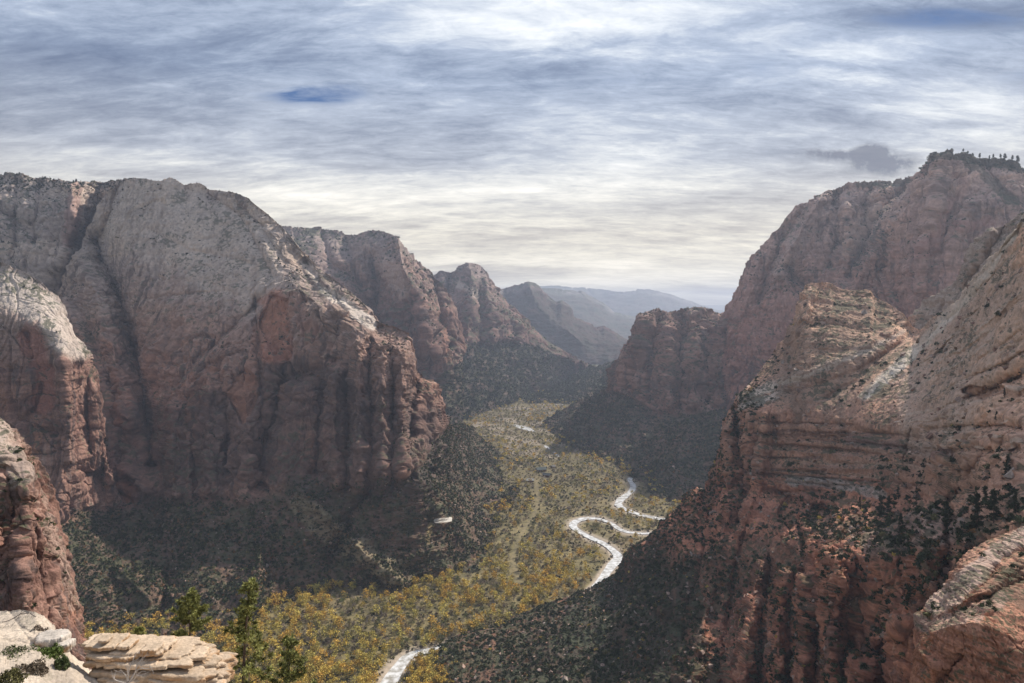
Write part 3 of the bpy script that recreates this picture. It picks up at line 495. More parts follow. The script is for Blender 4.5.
def near_line(lines, R=75):
    out = np.full(GX.shape, 500.0)
    for pts, w in lines:
        for i in range(len(pts)-1):
            a, b = pts[i], pts[i+1]
            i0, i1 = np.searchsorted(gy, [min(a[1], b[1])-R, max(a[1], b[1])+R]); k0, k1 = np.searchsorted(gx, [min(a[0], b[0])-R, max(a[0], b[0])+R])
            X = gx[None, k0:k1]; Y = gy[i0:i1, None]; d = b-a; l2 = (d**2).sum()+1e-9
            t = np.clip(((X-a[0])*d[0]+(Y-a[1])*d[1])/l2, 0, 1)
            q = np.hypot(X-a[0]-t*d[0], Y-a[1]-t*d[1])-w[i]*.5
            out[i0:i1, k0:k1] = np.minimum(out[i0:i1, k0:k1], q)
    return out
rd = near_line(RV)
GZ = 2.2*fbm(GX/90, GY/90, GX*0, 4, s=2)+.9*fbm(GX/14, GY/14, GX*0, 3, s=5)
bar = 1-sstep(1, 17+20*fbm(GX/60, GY/60, GX*0, 3, s=9)-14*sstep(1900, 2100, GY), rd)
GZ = GZ*sstep(0, 25, rd)*np.where(near, 1, .4) + 1.2*sstep(6, 40, rd) - 1.8*(1-sstep(0, 5, rd)) - .6
n1 = fbm(GX/35, GY/35, GX*0, 5, .6, 12); n2 = fbm(GX/120, GY/120, GX*0, 3, .5, 14)
gc = mix(np.array([.24, .19, .09]), np.array([.15, .125, .055]), sstep(-.3, .4, n1))
gc = mix(gc, np.array([.22, .165, .095]), sstep(.05, .5, n2)*.6)
gc = mix(gc, np.array([.07, .065, .03]), sstep(-.1, .5, fbm(GX/9, GY/9, GX*0, 3, .7, 15))*.6)
gc = mix(gc, SAND*1.05, bar*sstep(-.45, .1, n1+.35))
gc = mix(gc, np.array([.12, .095, .045]), sstep(1300, 1900, GY)*.55)
gc = mix(gc, VEG*1.4, (~near)*.8)
# old dirt road and clearing
road, rw = dens([(520,590),(516,572),(513,560),(517,545),(525,528),(534,515),(538,500),(536,480)], [5]*8)
rdd = near_line([(road, rw*0)])
gc = mix(gc, np.array([.24, .19, .12]), (1-sstep(.5, 5, rdd))*.35)
cx_, cy_ = ground_pt(440, 521)
ground = mesh_from('valley_floor', np.stack([GX, GY, GZ], -1).reshape(-1, 3), grid_faces(len(gy), len(gx))[:, ::-1], M['soil'], gc.reshape(-1, 3))
tag(ground, kind='structure')

mw = bpy.data.materials.new('river_water'); mw.use_nodes = True; nt = mw.node_tree; b = nt.nodes['Principled BSDF']
tc = nn(nt, 'ShaderNodeTexCoord'); nz = nn(nt, 'ShaderNodeTexNoise'); nz.inputs['Scale'].default_value = .12; nz.inputs['Detail'].default_value = 5
nt.links.new(tc.outputs['Object'], nz.inputs['Vector'])
cr = nn(nt, 'ShaderNodeValToRGB'); cr.color_ramp.elements[0].position = .35; cr.color_ramp.elements[0].color = (.36, .33, .28, 1); cr.color_ramp.elements[1].position = .6; cr.color_ramp.elements[1].color = (.80, .79, .77, 1)  # whitewater, with reflected sky glare painted in as pale base colour
nt.links.new(nz.outputs['Fac'], cr.inputs[0]); nt.links.new(cr.outputs[0], b.inputs['Base Color'])
b.inputs['Roughness'].default_value = .22; b.inputs['Specular IOR Level'].default_value = 1.0
nz2 = nn(nt, 'ShaderNodeTexNoise'); nz2.inputs['Scale'].default_value = .5; nz2.inputs['Detail'].default_value = 4
bp = nn(nt, 'ShaderNodeBump'); bp.inputs['Strength'].default_value = .5; bp.inputs['Distance'].default_value = .8
nt.links.new(tc.outputs['Object'], nz2.inputs['Vector']); nt.links.new(nz2.outputs['Fac'], bp.inputs['Height']); nt.links.new(bp.outputs[0], b.inputs['Normal'])
allV, allF = [], []; off = 0
for pts, w in RV:
    T = np.gradient(pts, axis=0); T /= np.linalg.norm(T, axis=1, keepdims=True)+1e-9
    Nn = np.stack([-T[:, 1], T[:, 0]], 1)
    ww = w*(1+.35*fbm(pts[:, 0]/40, pts[:, 1]/40, pts[:, 0]*0, 3))
    V = np.stack([np.concatenate([pts+Nn*(ww*k)[:, None], np.full((len(pts), 1), -.55)], 1) for k in (.55, .2, -.2, -.55)], 0)
    allV.append(V.reshape(-1, 3)); allF.append(grid_faces(4, len(pts))+off); off += V.shape[0]*V.shape[1]
tag(mesh_from('river', np.concatenate(allV), np.concatenate(allF), mw), kind='structure')

# ================================================================== CAMERA, LIGHT, SKY
cam = bpy.data.cameras.new('camera'); co = bpy.data.objects.new('camera', cam); col.objects.link(co)
cam.sensor_width = 36; cam.lens = F/1024*36; cam.clip_start = .5; cam.clip_end = 200000
cam.shift_y = -(341.5-HY)/1024
co.location = (0, 0, H); co.rotation_euler = (math.radians(90), 0, 0); scene.camera = co
SUN_EL, SUN_AZ = math.radians(43), math.radians(50)     # azimuth to the right of the view direction
sl = bpy.data.lights.new('sun', 'SUN'); so_ = bpy.data.objects.new('sun', sl); col.objects.link(so_)
sl.energy = 4.8; sl.angle = math.radians(1.2); sl.color = (1, .93, .83)
from mathutils import Vector
sd = Vector((math.sin(SUN_AZ)*math.cos(SUN_EL), math.cos(SUN_AZ)*math.cos(SUN_EL), math.sin(SUN_EL)))
so_.rotation_euler = sd.to_track_quat('Z', 'Y').to_euler()
w = bpy.data.worlds.new('World'); scene.world = w; w.use_nodes = True; nt = w.node_tree
for n in list(nt.nodes): nt.nodes.remove(n)
out = nn(nt, 'ShaderNodeOutputWorld'); bg = nn(nt, 'ShaderNodeBackground'); nt.links.new(bg.outputs[0], out.inputs[0])
sky = nn(nt, 'ShaderNodeTexSky', sky_type='NISHITA'); sky.sun_disc = False; sky.sun_elevation = SUN_EL; sky.sun_rotation = SUN_AZ
sky.altitude = 1500; sky.dust_density = .6
L = nt.links.new
def Mth(op, a, b=None, clamp=False):
    n = nn(nt, 'ShaderNodeMath', operation=op); n.use_clamp = clamp
    for i, v in enumerate((a, b)):
        if v is None: continue
        if isinstance(v, (int, float)): n.inputs[i].default_value = v
        else: L(v, n.inputs[i])
    return n.outputs[0]
def Ramp(fac, *els):
    n = nn(nt, 'ShaderNodeValToRGB'); cr = n.color_ramp
    while len(cr.elements) < len(els): cr.elements.new(.5)
    for e, (p, c) in zip(cr.elements, els):
        e.position = p; e.color = (*c, 1) if len(c) == 3 else c
    L(fac, n.inputs[0]); return n.outputs[0]
def Mix(f, a, b):
    n = nn(nt, 'ShaderNodeMix', data_type='RGBA')
    if isinstance(f, (int, float)): n.inputs[0].default_value = f
    else: L(f, n.inputs[0])
    for i, v in ((6, a), (7, b)):
        if isinstance(v, tuple): n.inputs[i].default_value = (*v, 1)
        else: L(v, n.inputs[i])
    return n.outputs[2]
tc = nn(nt, 'ShaderNodeTexCoord'); sep = nn(nt, 'ShaderNodeSeparateXYZ'); L(tc.outputs['Generated'], sep.inputs[0])
X_, Y_, Z_ = sep.outputs
zc = Mth('MAXIMUM', Z_, 0.0)
den = Mth('ADD', zc, .10)
U = Mth('DIVIDE', X_, den); V_ = Mth('DIVIDE', Y_, den)
def comb(a, b, c=0.0):
    n = nn(nt, 'ShaderNodeCombineXYZ')
    for i, v in enumerate((a, b, c)):
        if isinstance(v, (int, float)): n.inputs[i].default_value = v
        else: L(v, n.inputs[i])
    return n.outputs[0]
def Noise(vec, sc, det=6, ro=.55, dis=0.0):
    n = nn(nt, 'ShaderNodeTexNoise'); n.inputs['Scale'].default_value = sc; n.inputs['Detail'].default_value = det; n.inputs['Roughness'].default_value = ro; n.inputs['Distortion'].default_value = dis
    L(vec, n.inputs['Vector']); return n.outputs['Fac']
den2 = Mth('ADD', zc, .22); U2 = Mth('DIVIDE', X_, den2); V2 = Mth('DIVIDE', Y_, den2)
pl = comb(Mth('MULTIPLY', U, .75), V_)                      # cloud layer seen in perspective
pw = comb(Mth('ADD', Mth('MULTIPLY', U2, .8), Mth('MULTIPLY', V2, .35)), Mth('MULTIPLY', V2, 2.2), 3.0)
nA = Noise(pl, .8, 6, .6, .25)            # broad cloud masses
nB = Noise(pw, 2.5, 10, .68, .35)            # streaks
nC = Noise(comb(Mth('ADD', Mth('MULTIPLY', U2, 1.4), Mth('MULTIPLY', V2, -.5)), Mth('MULTIPLY', V2, 3.2), 8.0), 5.5, 8, .72, .5)
# direction masks (image tangent coordinates about the view axis are simply x/y and z/y of the direction)
ty = Mth('MAXIMUM', Y_, .02)
A = Mth('DIVIDE', X_, ty); E = Mth('DIVIDE', Z_, ty)
def blob(px, py, rx, ry, warp=.6, front=True):
    a0 = (px-CX)/F; e0 = (HY-py)/F
    wa = Mth('MULTIPLY', Mth('SUBTRACT', nB, .5), warp*2.0); wb = Mth('MULTIPLY', Mth('SUBTRACT', nA, .5), warp*2.0)
    u = Mth('ADD', Mth('DIVIDE', Mth('SUBTRACT', A, a0), rx/F), wb); v = Mth('ADD', Mth('DIVIDE', Mth('SUBTRACT', E, e0), ry/F), wa)
    r2 = Mth('ADD', Mth('MULTIPLY', u, u), Mth('MULTIPLY', v, v))
    g = Mth('POWER', 2.718, Mth('MULTIPLY', r2, -1.0))
    return Mth('MULTIPLY', g, Mth('GREATER_THAN', Y_, .02))
# brightness field of the cloud sheet
f = Mth('ADD', Mth('MULTIPLY', nA, .4), Mth('MULTIPLY', nB, .6))
f = Mth('ADD', Mth('MULTIPLY', Mth('SUBTRACT', f, .5), 2.0), .46)
for (px, py, rx, ry, a) in [(560,10,210,60,.17),(640,95,170,50,.13),(560,185,130,22,.22),(600,235,300,50,.18),(330,150,260,60,.10),(80,60,260,110,-.16),(560,75,120,30,-.22),(740,90,90,24,-.2),(500,235,260,16,-.16),(840,110,120,35,-.10),(980,100,120,40,.14),(380,60,160,30,-.08),(860,60,120,22,.16),(300,200,130,14,.22),(640,280,160,12,.22),(930,18,110,14,-.3),(140,130,200,30,-.08),(520,262,120,6,.18),(660,205,200,12,-.12)]:
    f = Mth('ADD', f, Mth('MULTIPLY', blob(px, py, rx, ry), a))
f = Mth('ADD', f, Mth('MULTIPLY', Mth('SUBTRACT', nC, .5), .62))
cl = Ramp(f, (0.0, (.12, .165, .27)), (.28, (.24, .30, .42)), (.5, (.40, .47, .60)), (.72, (.68, .73, .80)), (.95, (.95, .97, 1.0)))
warm = Ramp(f, (0.0, (.36, .33, .29)), (.35, (.56, .505, .43)), (.65, (.86, .79, .64)), (.95, (1.12, 1.03, .85)))
wf = Ramp(Z_, (0.0, (1, 1, 1)), (.10, (.85, .85, .85)), (.20, (.25, .25, .25)), (.30, (0, 0, 0)))
wl = Mth('MULTIPLY', wf, Ramp(A, (0.0, (1, 1, 1)), (1.0, (1, 1, 1))))
cloud = Mix(wl, cl, warm)
ns = nn(nt, 'ShaderNodeVectorMath', operation='SCALE'); L(sky.outputs[0], ns.inputs[0]); ns.inputs['Scale'].default_value = .10
skyc = ns.outputs[0]
hole = Mth('MULTIPLY', blob(322, 95, 50, 10, 2.2), 1.25, True)
for (px, py, rx, ry, a) in [(935,18,85,11,.85),(620,80,60,9,.25),(760,70,60,16,.35),(1010,80,40,14,.3)]:
    hole = Mth('ADD', hole, Mth('MULTIPLY', blob(px, py, rx, ry, 1.0), a), True)
hole = Ramp(Mth('ADD', Mth('MULTIPLY', hole, .9), Mth('MULTIPLY', Mth('SUBTRACT', nC, .55), Mth('MULTIPLY', 2.0, Mth('POWER', hole, .6)))), (0.15, (0, 0, 0)), (.95, (.97, .97, .97)))
blue = Mix(.8, skyc, (.02, .09, .27))
colr = Mix(hole, cloud, blue)
puff = Mth('MULTIPLY', Mth('ADD', Mth('ADD', blob(882, 164, 34, 11, 1.0), Mth('MULTIPLY', blob(874, 151, 14, 7, 1.0), 1.1)), Mth('MULTIPLY', blob(828, 154, 32, 6, 1.6), .8)), Mth('ADD', -.75, Mth('MULTIPLY', Noise(tc.outputs['Generated'], 42, 7, .7), 3.9)))
puffm = Ramp(puff, (.12, (0, 0, 0)), (.75, (.85, .85, .85)))
colr = Mix(puffm, colr, (.16, .175, .225))
colr = Mix(Mth('LESS_THAN', Z_, 0.0), colr, (.30, .29, .27))
colr = Mix(Mth('MULTIPLY', Mth('LESS_THAN', Y_, 0.0), .15), colr, (.10, .115, .14))
L(colr, bg.inputs[0]); bg.inputs[1].default_value = 1.0   # the sky node itself enters at .10; the cloud sheet is given as its own radiance

# haze
import bmesh
me = bpy.data.meshes.new('haze'); bm = bmesh.new(); bmesh.ops.create_cube(bm, size=1); bm.to_mesh(me); bm.free()
hz = bpy.data.objects.new('haze', me); col.objects.link(hz); hz.location = (0, 7000, 410); hz.scale = (42000, 33000, 980)
mh = bpy.data.materials.new('haze_air'); mh.use_nodes = True; nt = mh.node_tree
for n in list(nt.nodes):
    if n.type != 'OUTPUT_MATERIAL': nt.nodes.remove(n)
pv = nn(nt, 'ShaderNodeVolumePrincipled'); pv.inputs['Color'].default_value = (.66, .74, .92, 1); pv.inputs['Density'].default_value = HAZE; pv.inputs['Anisotropy'].default_value = .3
nt.links.new(pv.outputs[0], nt.nodes['Material Output'].inputs['Volume']); me.materials.append(mh); tag(hz, kind='stuff')
scene.view_settings.view_transform = 'Standard'; scene.view_settings.look = 'None'; scene.view_settings.exposure = .25; scene.view_settings.gamma = 1
scene.cycles.use_denoising = True
scene.cycles.max_bounces = 4; scene.cycles.diffuse_bounces = 2; scene.cycles.volume_bounces = 0; scene.cycles.transparent_max_bounces = 8
print('env', round(time.time()-T0, 1))
# ================================================================== VEGETATION TEMPLATES (triangles, separate)
def rnd_tris(centers, size, r=rng, flat=1.0):
    """one leaf-clump triangle about each centre"""
    n = len(centers)
    a = r.normal(size=(n, 3)); a /= np.linalg.norm(a, axis=1, keepdims=True)
    b = r.normal(size=(n, 3)); b -= (a*b).sum(1, keepdims=True)*a; b /= np.linalg.norm(b, axis=1, keepdims=True)
    s = (size*r.uniform(.6, 1.4, n))[:, None]
    return np.stack([centers+a*s, centers-a*s*.6+b*s*.8, centers-a*s*.6-b*s*.8], 1)      # n,3,3
def crown_template(nclump, ntri, r=rng, h=1.0, spread=.5, low=.25, size=.12):
    """crown of leaf clumps; height 1, trunk base at 0"""
    cs = []
    for k in range(nclump):
        t = r.uniform(0, 1); zz = low+(1-low)*(.1+.85*t); rad = spread*math.sqrt(max(.06, 1-((t-.42)/.62)**2))*r.uniform(.35, 1)
        an = r.uniform(0, 6.283); cs.append((rad*math.cos(an), rad*math.sin(an), zz))
    cs = np.array(cs); idx = r.integers(0, nclump, ntri)
    p = cs[idx]+r.normal(size=(ntri, 3))*np.array([.105, .105, .075])
    return rnd_tris(p, size, r)
def bush_template(ntri, r=rng, size=.3):
    p = r.normal(size=(ntri, 3)); p /= np.linalg.norm(p, axis=1, keepdims=True); p *= r.uniform(.35, 1, (ntri, 1))**.5
    p *= 1+.35*np.sin(p[:, :1]*4+p[:, 1:2]*3+r.uniform(0, 6))
    p[:, 2] = np.abs(p[:, 2])*.75+.05; p[:, :2] *= .8
    return rnd_tris(p, size, r)
def limb(p0, p1, r0, r1, n=5, m=4, bend=0.0, r=rng):
    """tapered bent tube -> verts, quads"""
    p0 = np.array(p0, float); p1 = np.array(p1, float); d = p1-p0; L_ = np.linalg.norm(d); d = d/(L_+1e-9)
    u = np.cross(d, [0, 0, 1.0] if abs(d[2]) < .9 else [1.0, 0, 0]); u /= np.linalg.norm(u); v = np.cross(d, u)
    V = []; off = r.normal(size=3)*bend*L_
    for i in range(m+1):
        t = i/m; c = p0+(p1-p0)*t+off*math.sin(t*math.pi); rad = r0+(r1-r0)*t
        for k in range(n):
            a = 6.283*k/n; V.append(c+(u*math.cos(a)+v*math.sin(a))*rad)
    Q = [(i*n+k, i*n+(k+1) % n, (i+1)*n+(k+1) % n, (i+1)*n+k) for i in range(m) for k in range(n)]
    return V, Q
def join_tubes(tubes):
    V, Q = [], []
    for v, q in tubes: o = len(V); V += list(v); Q += [tuple(i+o for i in f) for f in q]
    return np.array(V), np.array(Q)
def scatter_stuff(name, templates, pos, size, colr, mat, label=None, zs=None):
    """thousands of small plants that nobody could count: ONE mesh"""
    n = len(pos); which = rng.integers(0, len(templates), n); Vs, Cs = [], []
    for k, t in enumerate(templates):
        m = which == k; p = pos[m]; q = len(p)
        if q == 0: continue
        a = rng.uniform(0, 6.283, q); ca, sa = np.cos(a), np.sin(a)
        sz = size[m][:, None, None]; zz = (zs[m] if zs is not None else np.ones(q))[:, None]
        T = t.reshape(1, -1, 3)
        x = T[..., 0]*ca[:, None]-T[..., 1]*sa[:, None]; y = T[..., 0]*sa[:, None]+T[..., 1]*ca[:, None]; z = np.broadcast_to(T[..., 2], x.shape)*zz
        V = np.stack([x, y, z], -1)*sz+p[:, None, :]
        c = np.repeat(colr[m][:, None, :], T.shape[1], 1)*np.repeat(rng.uniform(.65, 1.35, (q, T.shape[1]//3, 1)), 3, 1)
        Vs.append(V.reshape(-1, 3)); Cs.append(c.reshape(-1, 3))
    V = np.concatenate(Vs); C = np.concatenate(Cs)
    o = mesh_from(name, V, np.arange(len(V), dtype=np.int32).reshape(-1, 3), mat, C, smooth=False)
    return tag(o, label=label, kind='stuff')
def proj(P_): return CX+P_[..., 0]/P_[..., 1]*F, HY+(H-P_[..., 2])/P_[..., 1]*F
def sample_patch(name, density, wfun, pmax=700):
    """points spread evenly over the ground of a patch, DENSITY per square metre times the weight"""
    q = PATCH[name]; P_ = q['P']
    e1 = P_[1:, :-1]-P_[:-1, :-1]; e2 = P_[:-1, 1:]-P_[:-1, :-1]
    ar = np.linalg.norm(np.cross(e1, e2), axis=-1); ar = np.minimum(ar, np.percentile(ar, 99)*3)
    nz = q['N'][:-1, :-1, 2]
    w_ = ar*density*wfun(q['tal'][:-1, :-1], np.abs(nz), q['PX'][:-1, :-1], q['PY'][:-1, :-1], P_[:-1, :-1])
    px, py = proj(P_[:-1, :-1]); w_ = w_*((px > -15) & (px < 1040) & (py < pmax))
    cnt = rng.poisson(np.clip(w_, 0, 4)); i, j = np.nonzero(cnt); rep = cnt[i, j]; i = np.repeat(i, rep); j = np.repeat(j, rep)
    f1 = rng.uniform(0, 1, (len(i), 1)); f2 = rng.uniform(0, 1, (len(i), 1))
    return P_[i, j]+e1[i, j]*f1+e2[i, j]*f2
def pal(n, cols, probs, jit=.2):
    c = np.array(cols)[rng.choice(len(cols), n, p=probs)]; return c*rng.uniform(1-jit, 1+jit, (n, 1))
G1, G2, G3, OL, RU, GO, GRY = (.030,.042,.020), (.048,.060,.028), (.075,.085,.042), (.13,.12,.05), (.20,.105,.045), (.47,.34,.075), (.17,.135,.105)
b24 = [bush_template(22, size=.42) for _ in range(5)]; b60 = [bush_template(70, size=.26) for _ in range(6)]
def clump(P_, sc): return sstep(-.25, .2, fbm(P_[..., 0]/sc, P_[..., 1]/sc, P_[..., 2]/sc, 3, .6, 4))
POS, SZ, CO = [], [], []
def add(P_, smin, smax, cols, probs):
    n = len(P_); POS.append(P_); SZ.append(smin*.75+(smax-smin)*1.5*rng.uniform(0, 1, n)**2); CO.append(pal(n, cols, probs))
dark = ([G1, G2, G3, OL, RU, GRY], [.32, .27, .16, .08, .06, .11])
A_ = sample_patch('great_left_cliff', .085, lambda t, nz, px, py, P_: t*(.25+.75*clump(P_, 40))*(np.hypot(px-440, (py-520)*2.5) > 10)); add(A_, 1.6, 3.4, *dark)
A_ = sample_patch('great_left_cliff', .02, lambda t, nz, px, py, P_: (1-t)*sstep(.45, .8, nz)*sstep(.1, .5, fbm(P_[..., 0]/60, P_[..., 1]/60, P_[..., 2]/60, 4, .6, 8)+.35*sstep(205, 182, py))); add(A_, 1.2, 3.2, *dark)
A_ = sample_patch('red_left_cliff', .05, lambda t, nz, px, py, P_: t*2.0+(1-t)*sstep(.5, .8, nz)*sstep(.1, .5, fbm(P_[..., 0]/30, P_[..., 1]/30, P_[..., 2]/30, 4, .6, 8))*.6); add(A_, 1.2, 2.8, *dark)
A_ = sample_patch('gully_wall_cliff', .02, lambda t, nz, px, py, P_: sstep(.4, .8, nz)*.3+sstep(196, 184, py)); add(A_, 2, 4.5, *dark)
A_ = sample_patch('right_mesa_cliff', .035, lambda t, nz, px, py, P_: t*(.4+.6*clump(P_, 60))); add(A_, 2.4, 4.6, [G1, G2, G3, OL, RU], [.42, .34, .14, .05, .05])
A_ = sample_patch('right_mesa_cliff', .02, lambda t, nz, px, py, P_: (1-t)*sstep(.5, .9, nz)); add(A_, 1.5, 3.5, *dark)
A_ = sample_patch('right_summit_cliff', .02, lambda t, nz, px, py, P_: sstep(.45, .85, nz)*sstep(.0, .45, fbm(P_[..., 0]/70, P_[..., 1]/70, P_[..., 2]/70, 4, .6, 8)+.1)+.8*(px > 928)*sstep(13, 8, py-np.interp(px, [927,945,977,1024], [167,154,158,162]))); add(A_, 2, 4.2, [G1, G2, G3], [.5, .35, .15])
A_ = sample_patch('left_plateau_cliff', .011, lambda t, nz, px, py, P_: t+(1-t)*sstep(.6, .9, nz)*.2); add(A_, 4, 8, [G1, G2, G3, OL], [.4, .35, .2, .05])
A_ = sample_patch('far_peak_mountain', .008, lambda t, nz, px, py, P_: t+(1-t)*sstep(.6, .9, nz)*.15); add(A_, 5, 10, [G1, G2, G3, OL], [.4, .35, .2, .05])
A_ = sample_patch('wooded_spur', .010, lambda t, nz, px, py, P_: t+.3); add(A_, 4, 9, [G1, G2, G3], [.5, .35, .15])
scatter_stuff('hillside_brush', b24, np.concatenate(POS), np.concatenate(SZ), np.concatenate(CO), M['leaf'], 'dark scrub and small trees covering the talus slopes below the cliffs', zs=rng.uniform(.7, 1.3, sum(len(p) for p in POS)))
n_far = sum(len(p) for p in POS); POS, SZ, CO = [], [], []
slopeline = lambda px, py: sstep(0, 40, 722-px+.0*py)
def wr(t, nz, px, py, P_):
    # the dark wooded slope at the foot, the ledges, and pockets in the gullies
    foot = sstep(735, 665, px+.25*(py-600)); cl_ = fbm(P_[..., 0]/22, P_[..., 1]/22, P_[..., 2]/22, 4, .6, 6)
    ledge = np.exp(-((py-(530-.02*px))/26)**2)*sstep(760, 800, px)
    low = sstep(505, 540, py)
    return np.maximum(foot*(.35+.65*sstep(-.3, .1, cl_)), sstep(.35, .75, nz)*(.02+.98*sstep(.1, .45, cl_+.4*ledge+.22*low-.16*sstep(440, 400, py))))*(1-.0*t)
A_ = sample_patch('near_right_cliff', .085, wr); add(A_, .8, 2.6, [G1, G2, G3, OL, RU, GO, GRY], [.36, .29, .17, .07, .04, .01, .06])
scatter_stuff('cliff_brush', b60, np.concatenate(POS), np.concatenate(SZ), np.concatenate(CO), M['leaf'], 'dark bushes on the slope and ledges of the near right cliff', zs=rng.uniform(.7, 1.4, len(POS[0])))
print('brush', n_far, len(POS[0]), round(time.time()-T0, 1))
POS, SZ, CO = [], [], []
A_ = sample_patch('corner_cliff', .5, lambda t, nz, px, py, P_: sstep(.4, .75, nz)*sstep(.2, .5, fbm(P_[..., 0]/6, P_[..., 1]/6, P_[..., 2]/6, 4, .6, 6))); add(A_, .25, .8, [G1, G2, G3, OL, GRY], [.2, .3, .25, .15, .1])
A_ = sample_patch('left_rib_cliff', .25, lambda t, nz, px, py, P_: sstep(.4, .75, nz)*sstep(.1, .35, fbm(P_[..., 0]/7, P_[..., 1]/7, P_[..., 2]/7, 4, .6, 6))); add(A_, .3, .9, [G1, G2, G3, OL, GRY], [.2, .3, .25, .15, .1])
scatter_stuff('crevice_shrubs', b60, np.concatenate(POS), np.concatenate(SZ), np.concatenate(CO), M['leaf'], 'small shrubs rooted in the cracks of the nearest cliffs')
# loose boulders on the talus
def boulder_t():
    p = rng.normal(size=(10, 3)); p /= np.linalg.norm(p, axis=1, keepdims=True); p *= rng.uniform(.6, 1, (10, 1))
    bmx = bmesh.new(); [bmx.verts.new(v) for v in p]; bmesh.ops.convex_hull(bmx, input=bmx.verts); bmesh.ops.triangulate(bmx, faces=bmx.faces)
    T = np.array([[v.co[:] for v in f.verts] for f in bmx.faces]); bmx.free(); return T
bt = [boulder_t() for _ in range(5)]
bp1 = sample_patch('great_left_cliff', .0035, lambda t, nz, px, py, P_: t*clump(P_, 30)); bp2 = sample_patch('near_right_cliff', .006, lambda t, nz, px, py, P_: sstep(.3, .7, nz)); bp3 = sample_patch('right_mesa_cliff', .0012, lambda t, nz, px, py, P_: t)
bp_ = np.concatenate([bp1, bp2, bp3]); M['boulder'] = vc_mat('boulder_rock', .6, .6, bdist=.6)
scatter_stuff('loose_boulders', bt, bp_, rng.gamma(2.0, .65, len(bp_))+.3, pal(len(bp_), [(.34,.24,.19), (.25,.15,.11), (.30,.24,.20)], [.4, .4, .2]), M['boulder'], 'loose boulders fallen on the talus slopes')

# ================================================================== VALLEY TREES
def ground_z(x, y):
    i = np.clip(np.searchsorted(gy, y)-1, 0, len(gy)-2); j = np.clip(np.searchsorted(gx, x)-1, 0, len(gx)-2)
    fy = (y-gy[i])/(gy[i+1]-gy[i]); fx = (x-gx[j])/(gx[j+1]-gx[j])
    return (GZ[i, j]*(1-fx)+GZ[i, j+1]*fx)*(1-fy)+(GZ[i+1, j]*(1-fx)+GZ[i+1, j+1]*fx)*fy
def near_val(A2, x, y):
    return A2[np.clip(np.searchsorted(gy, y), 0, len(gy)-1), np.clip(np.searchsorted(gx, x), 0, len(gx)-1)]
N_ = 46000
yy = 780+np.sqrt(rng.uniform(0, 1, N_))*0+rng.uniform(0, 1, N_)**1.15*3200; xx = rng.uniform(-.65, .35, N_)*yy
px, py = CX+xx/yy*F, HY+H/yy*F
inside = (px > 60) & (px < 760) & (py < 705) & (py > 392)
rdv = near_val(rd, xx, yy); rov = near_val(rdd, xx, yy)
dens_ = fbm(xx/70, yy/70, xx*0, 4, .6, 22)
keep = inside & (rdv > (2+9*rng.uniform(0, 1, N_))*(yy < 1900)) & (rov > 7) & (np.hypot(xx-cx_, yy-cy_) > 16)
golden_zone = sstep(570, 600, py)*1.0+.55*np.exp(-((dens_-.2)/.3)**2)
pk = np.clip(.80+.35*golden_zone+1.4*dens_-.35*sstep(40, 8, rdv), .06, 1)
keep &= rng.uniform(0, 1, N_) < pk
xx, yy, px, py, rdv, dens_ = [a[keep] for a in (xx, yy, px, py, rdv, dens_)]
zz = ground_z(xx, yy)
gprob = np.clip(sstep(560, 600, py)*.22+.14+.5*fbm(xx/120, yy/120, xx*0, 3, .5, 33), .08, .9)
u = rng.uniform(0, 1, len(xx)); kind = np.where(u < gprob, 0, np.where(u < gprob+(1-gprob)*.35, 1, 2))     # golden, olive, bare
hgt = np.where(kind == 0, rng.uniform(10, 16, len(xx))*(.8+.2*sstep(1500, 1150, yy)), np.where(kind == 1, rng.uniform(5, 11, len(xx)), rng.uniform(3.5, 8, len(xx))))*1.0
cw = [crown_template(11, 110, spread=.42, low=.22, size=.075) for _ in range(6)]
cw = [crown_template(16, 170, spread=.40, low=.18, size=.062) for _ in range(6)]
order = np.argsort(yy-hgt*8); first = order[(px[order] < 640)][:300]; rest = np.setdiff1d(order, first)
colk = np.array([GO, (.15,.135,.055), (.24,.20,.155)]); col2 = np.array([(.47,.29,.06), (.10,.11,.045), (.16,.12,.09)]); col3 = np.array([(.38,.31,.08), (.20,.165,.06), (.25,.20,.15)])
t3 = rng.integers(0, 3, len(rest)); cr_ = np.stack([colk, col2, col3])[t3, kind[rest]]*rng.uniform(.9, 1.45, (len(rest), 1))
PR = np.stack([xx, yy, zz], 1)[rest]
mfar = yy[rest] > 1500
small = [crown_template(7, 40, spread=.45, low=.08, size=.13) for _ in range(5)]
scatter_stuff('valley_woodland', small, PR[mfar], hgt[rest][mfar]*1.15, cr_[mfar], M['leaf'], 'far autumn woodland on the valley floor')
scatter_stuff('cottonwood_grove', cw, PR[~mfar], hgt[rest][~mfar], cr_[~mfar], M['leaf'], 'golden and bare trees of the grove beside the river')
nb = 34000
by = 800+rng.uniform(0, 1, nb)**1.1*2400; bx = rng.uniform(-.65, .33, nb)*by; qx, qy = CX+bx/by*F, HY+H/by*F
bk_ = (qx > 60) & (qx < 760) & (qy < 705) & (near_val(rd, bx, by) > 3) & (near_val(rdd, bx, by) > 4) & (fbm(bx/25, by/25, bx*0, 4, .6, 41) > -.22+.3*rng.uniform(-1, 1, nb))
bx, by = bx[bk_], by[bk_]
scatter_stuff('valley_brush', b24, np.stack([bx, by, ground_z(bx, by)-.1], 1), 1.2+2.6*rng.uniform(0, 1, len(bx))**1.5, pal(len(bx), [(.20,.165,.12), (.12,.11,.05), (.065,.07,.03), (.26,.20,.09), (.17,.12,.08)], [.3, .26, .18, .13, .13], .25), M['leaf'], 'grey and olive brush between the trees on the valley floor')
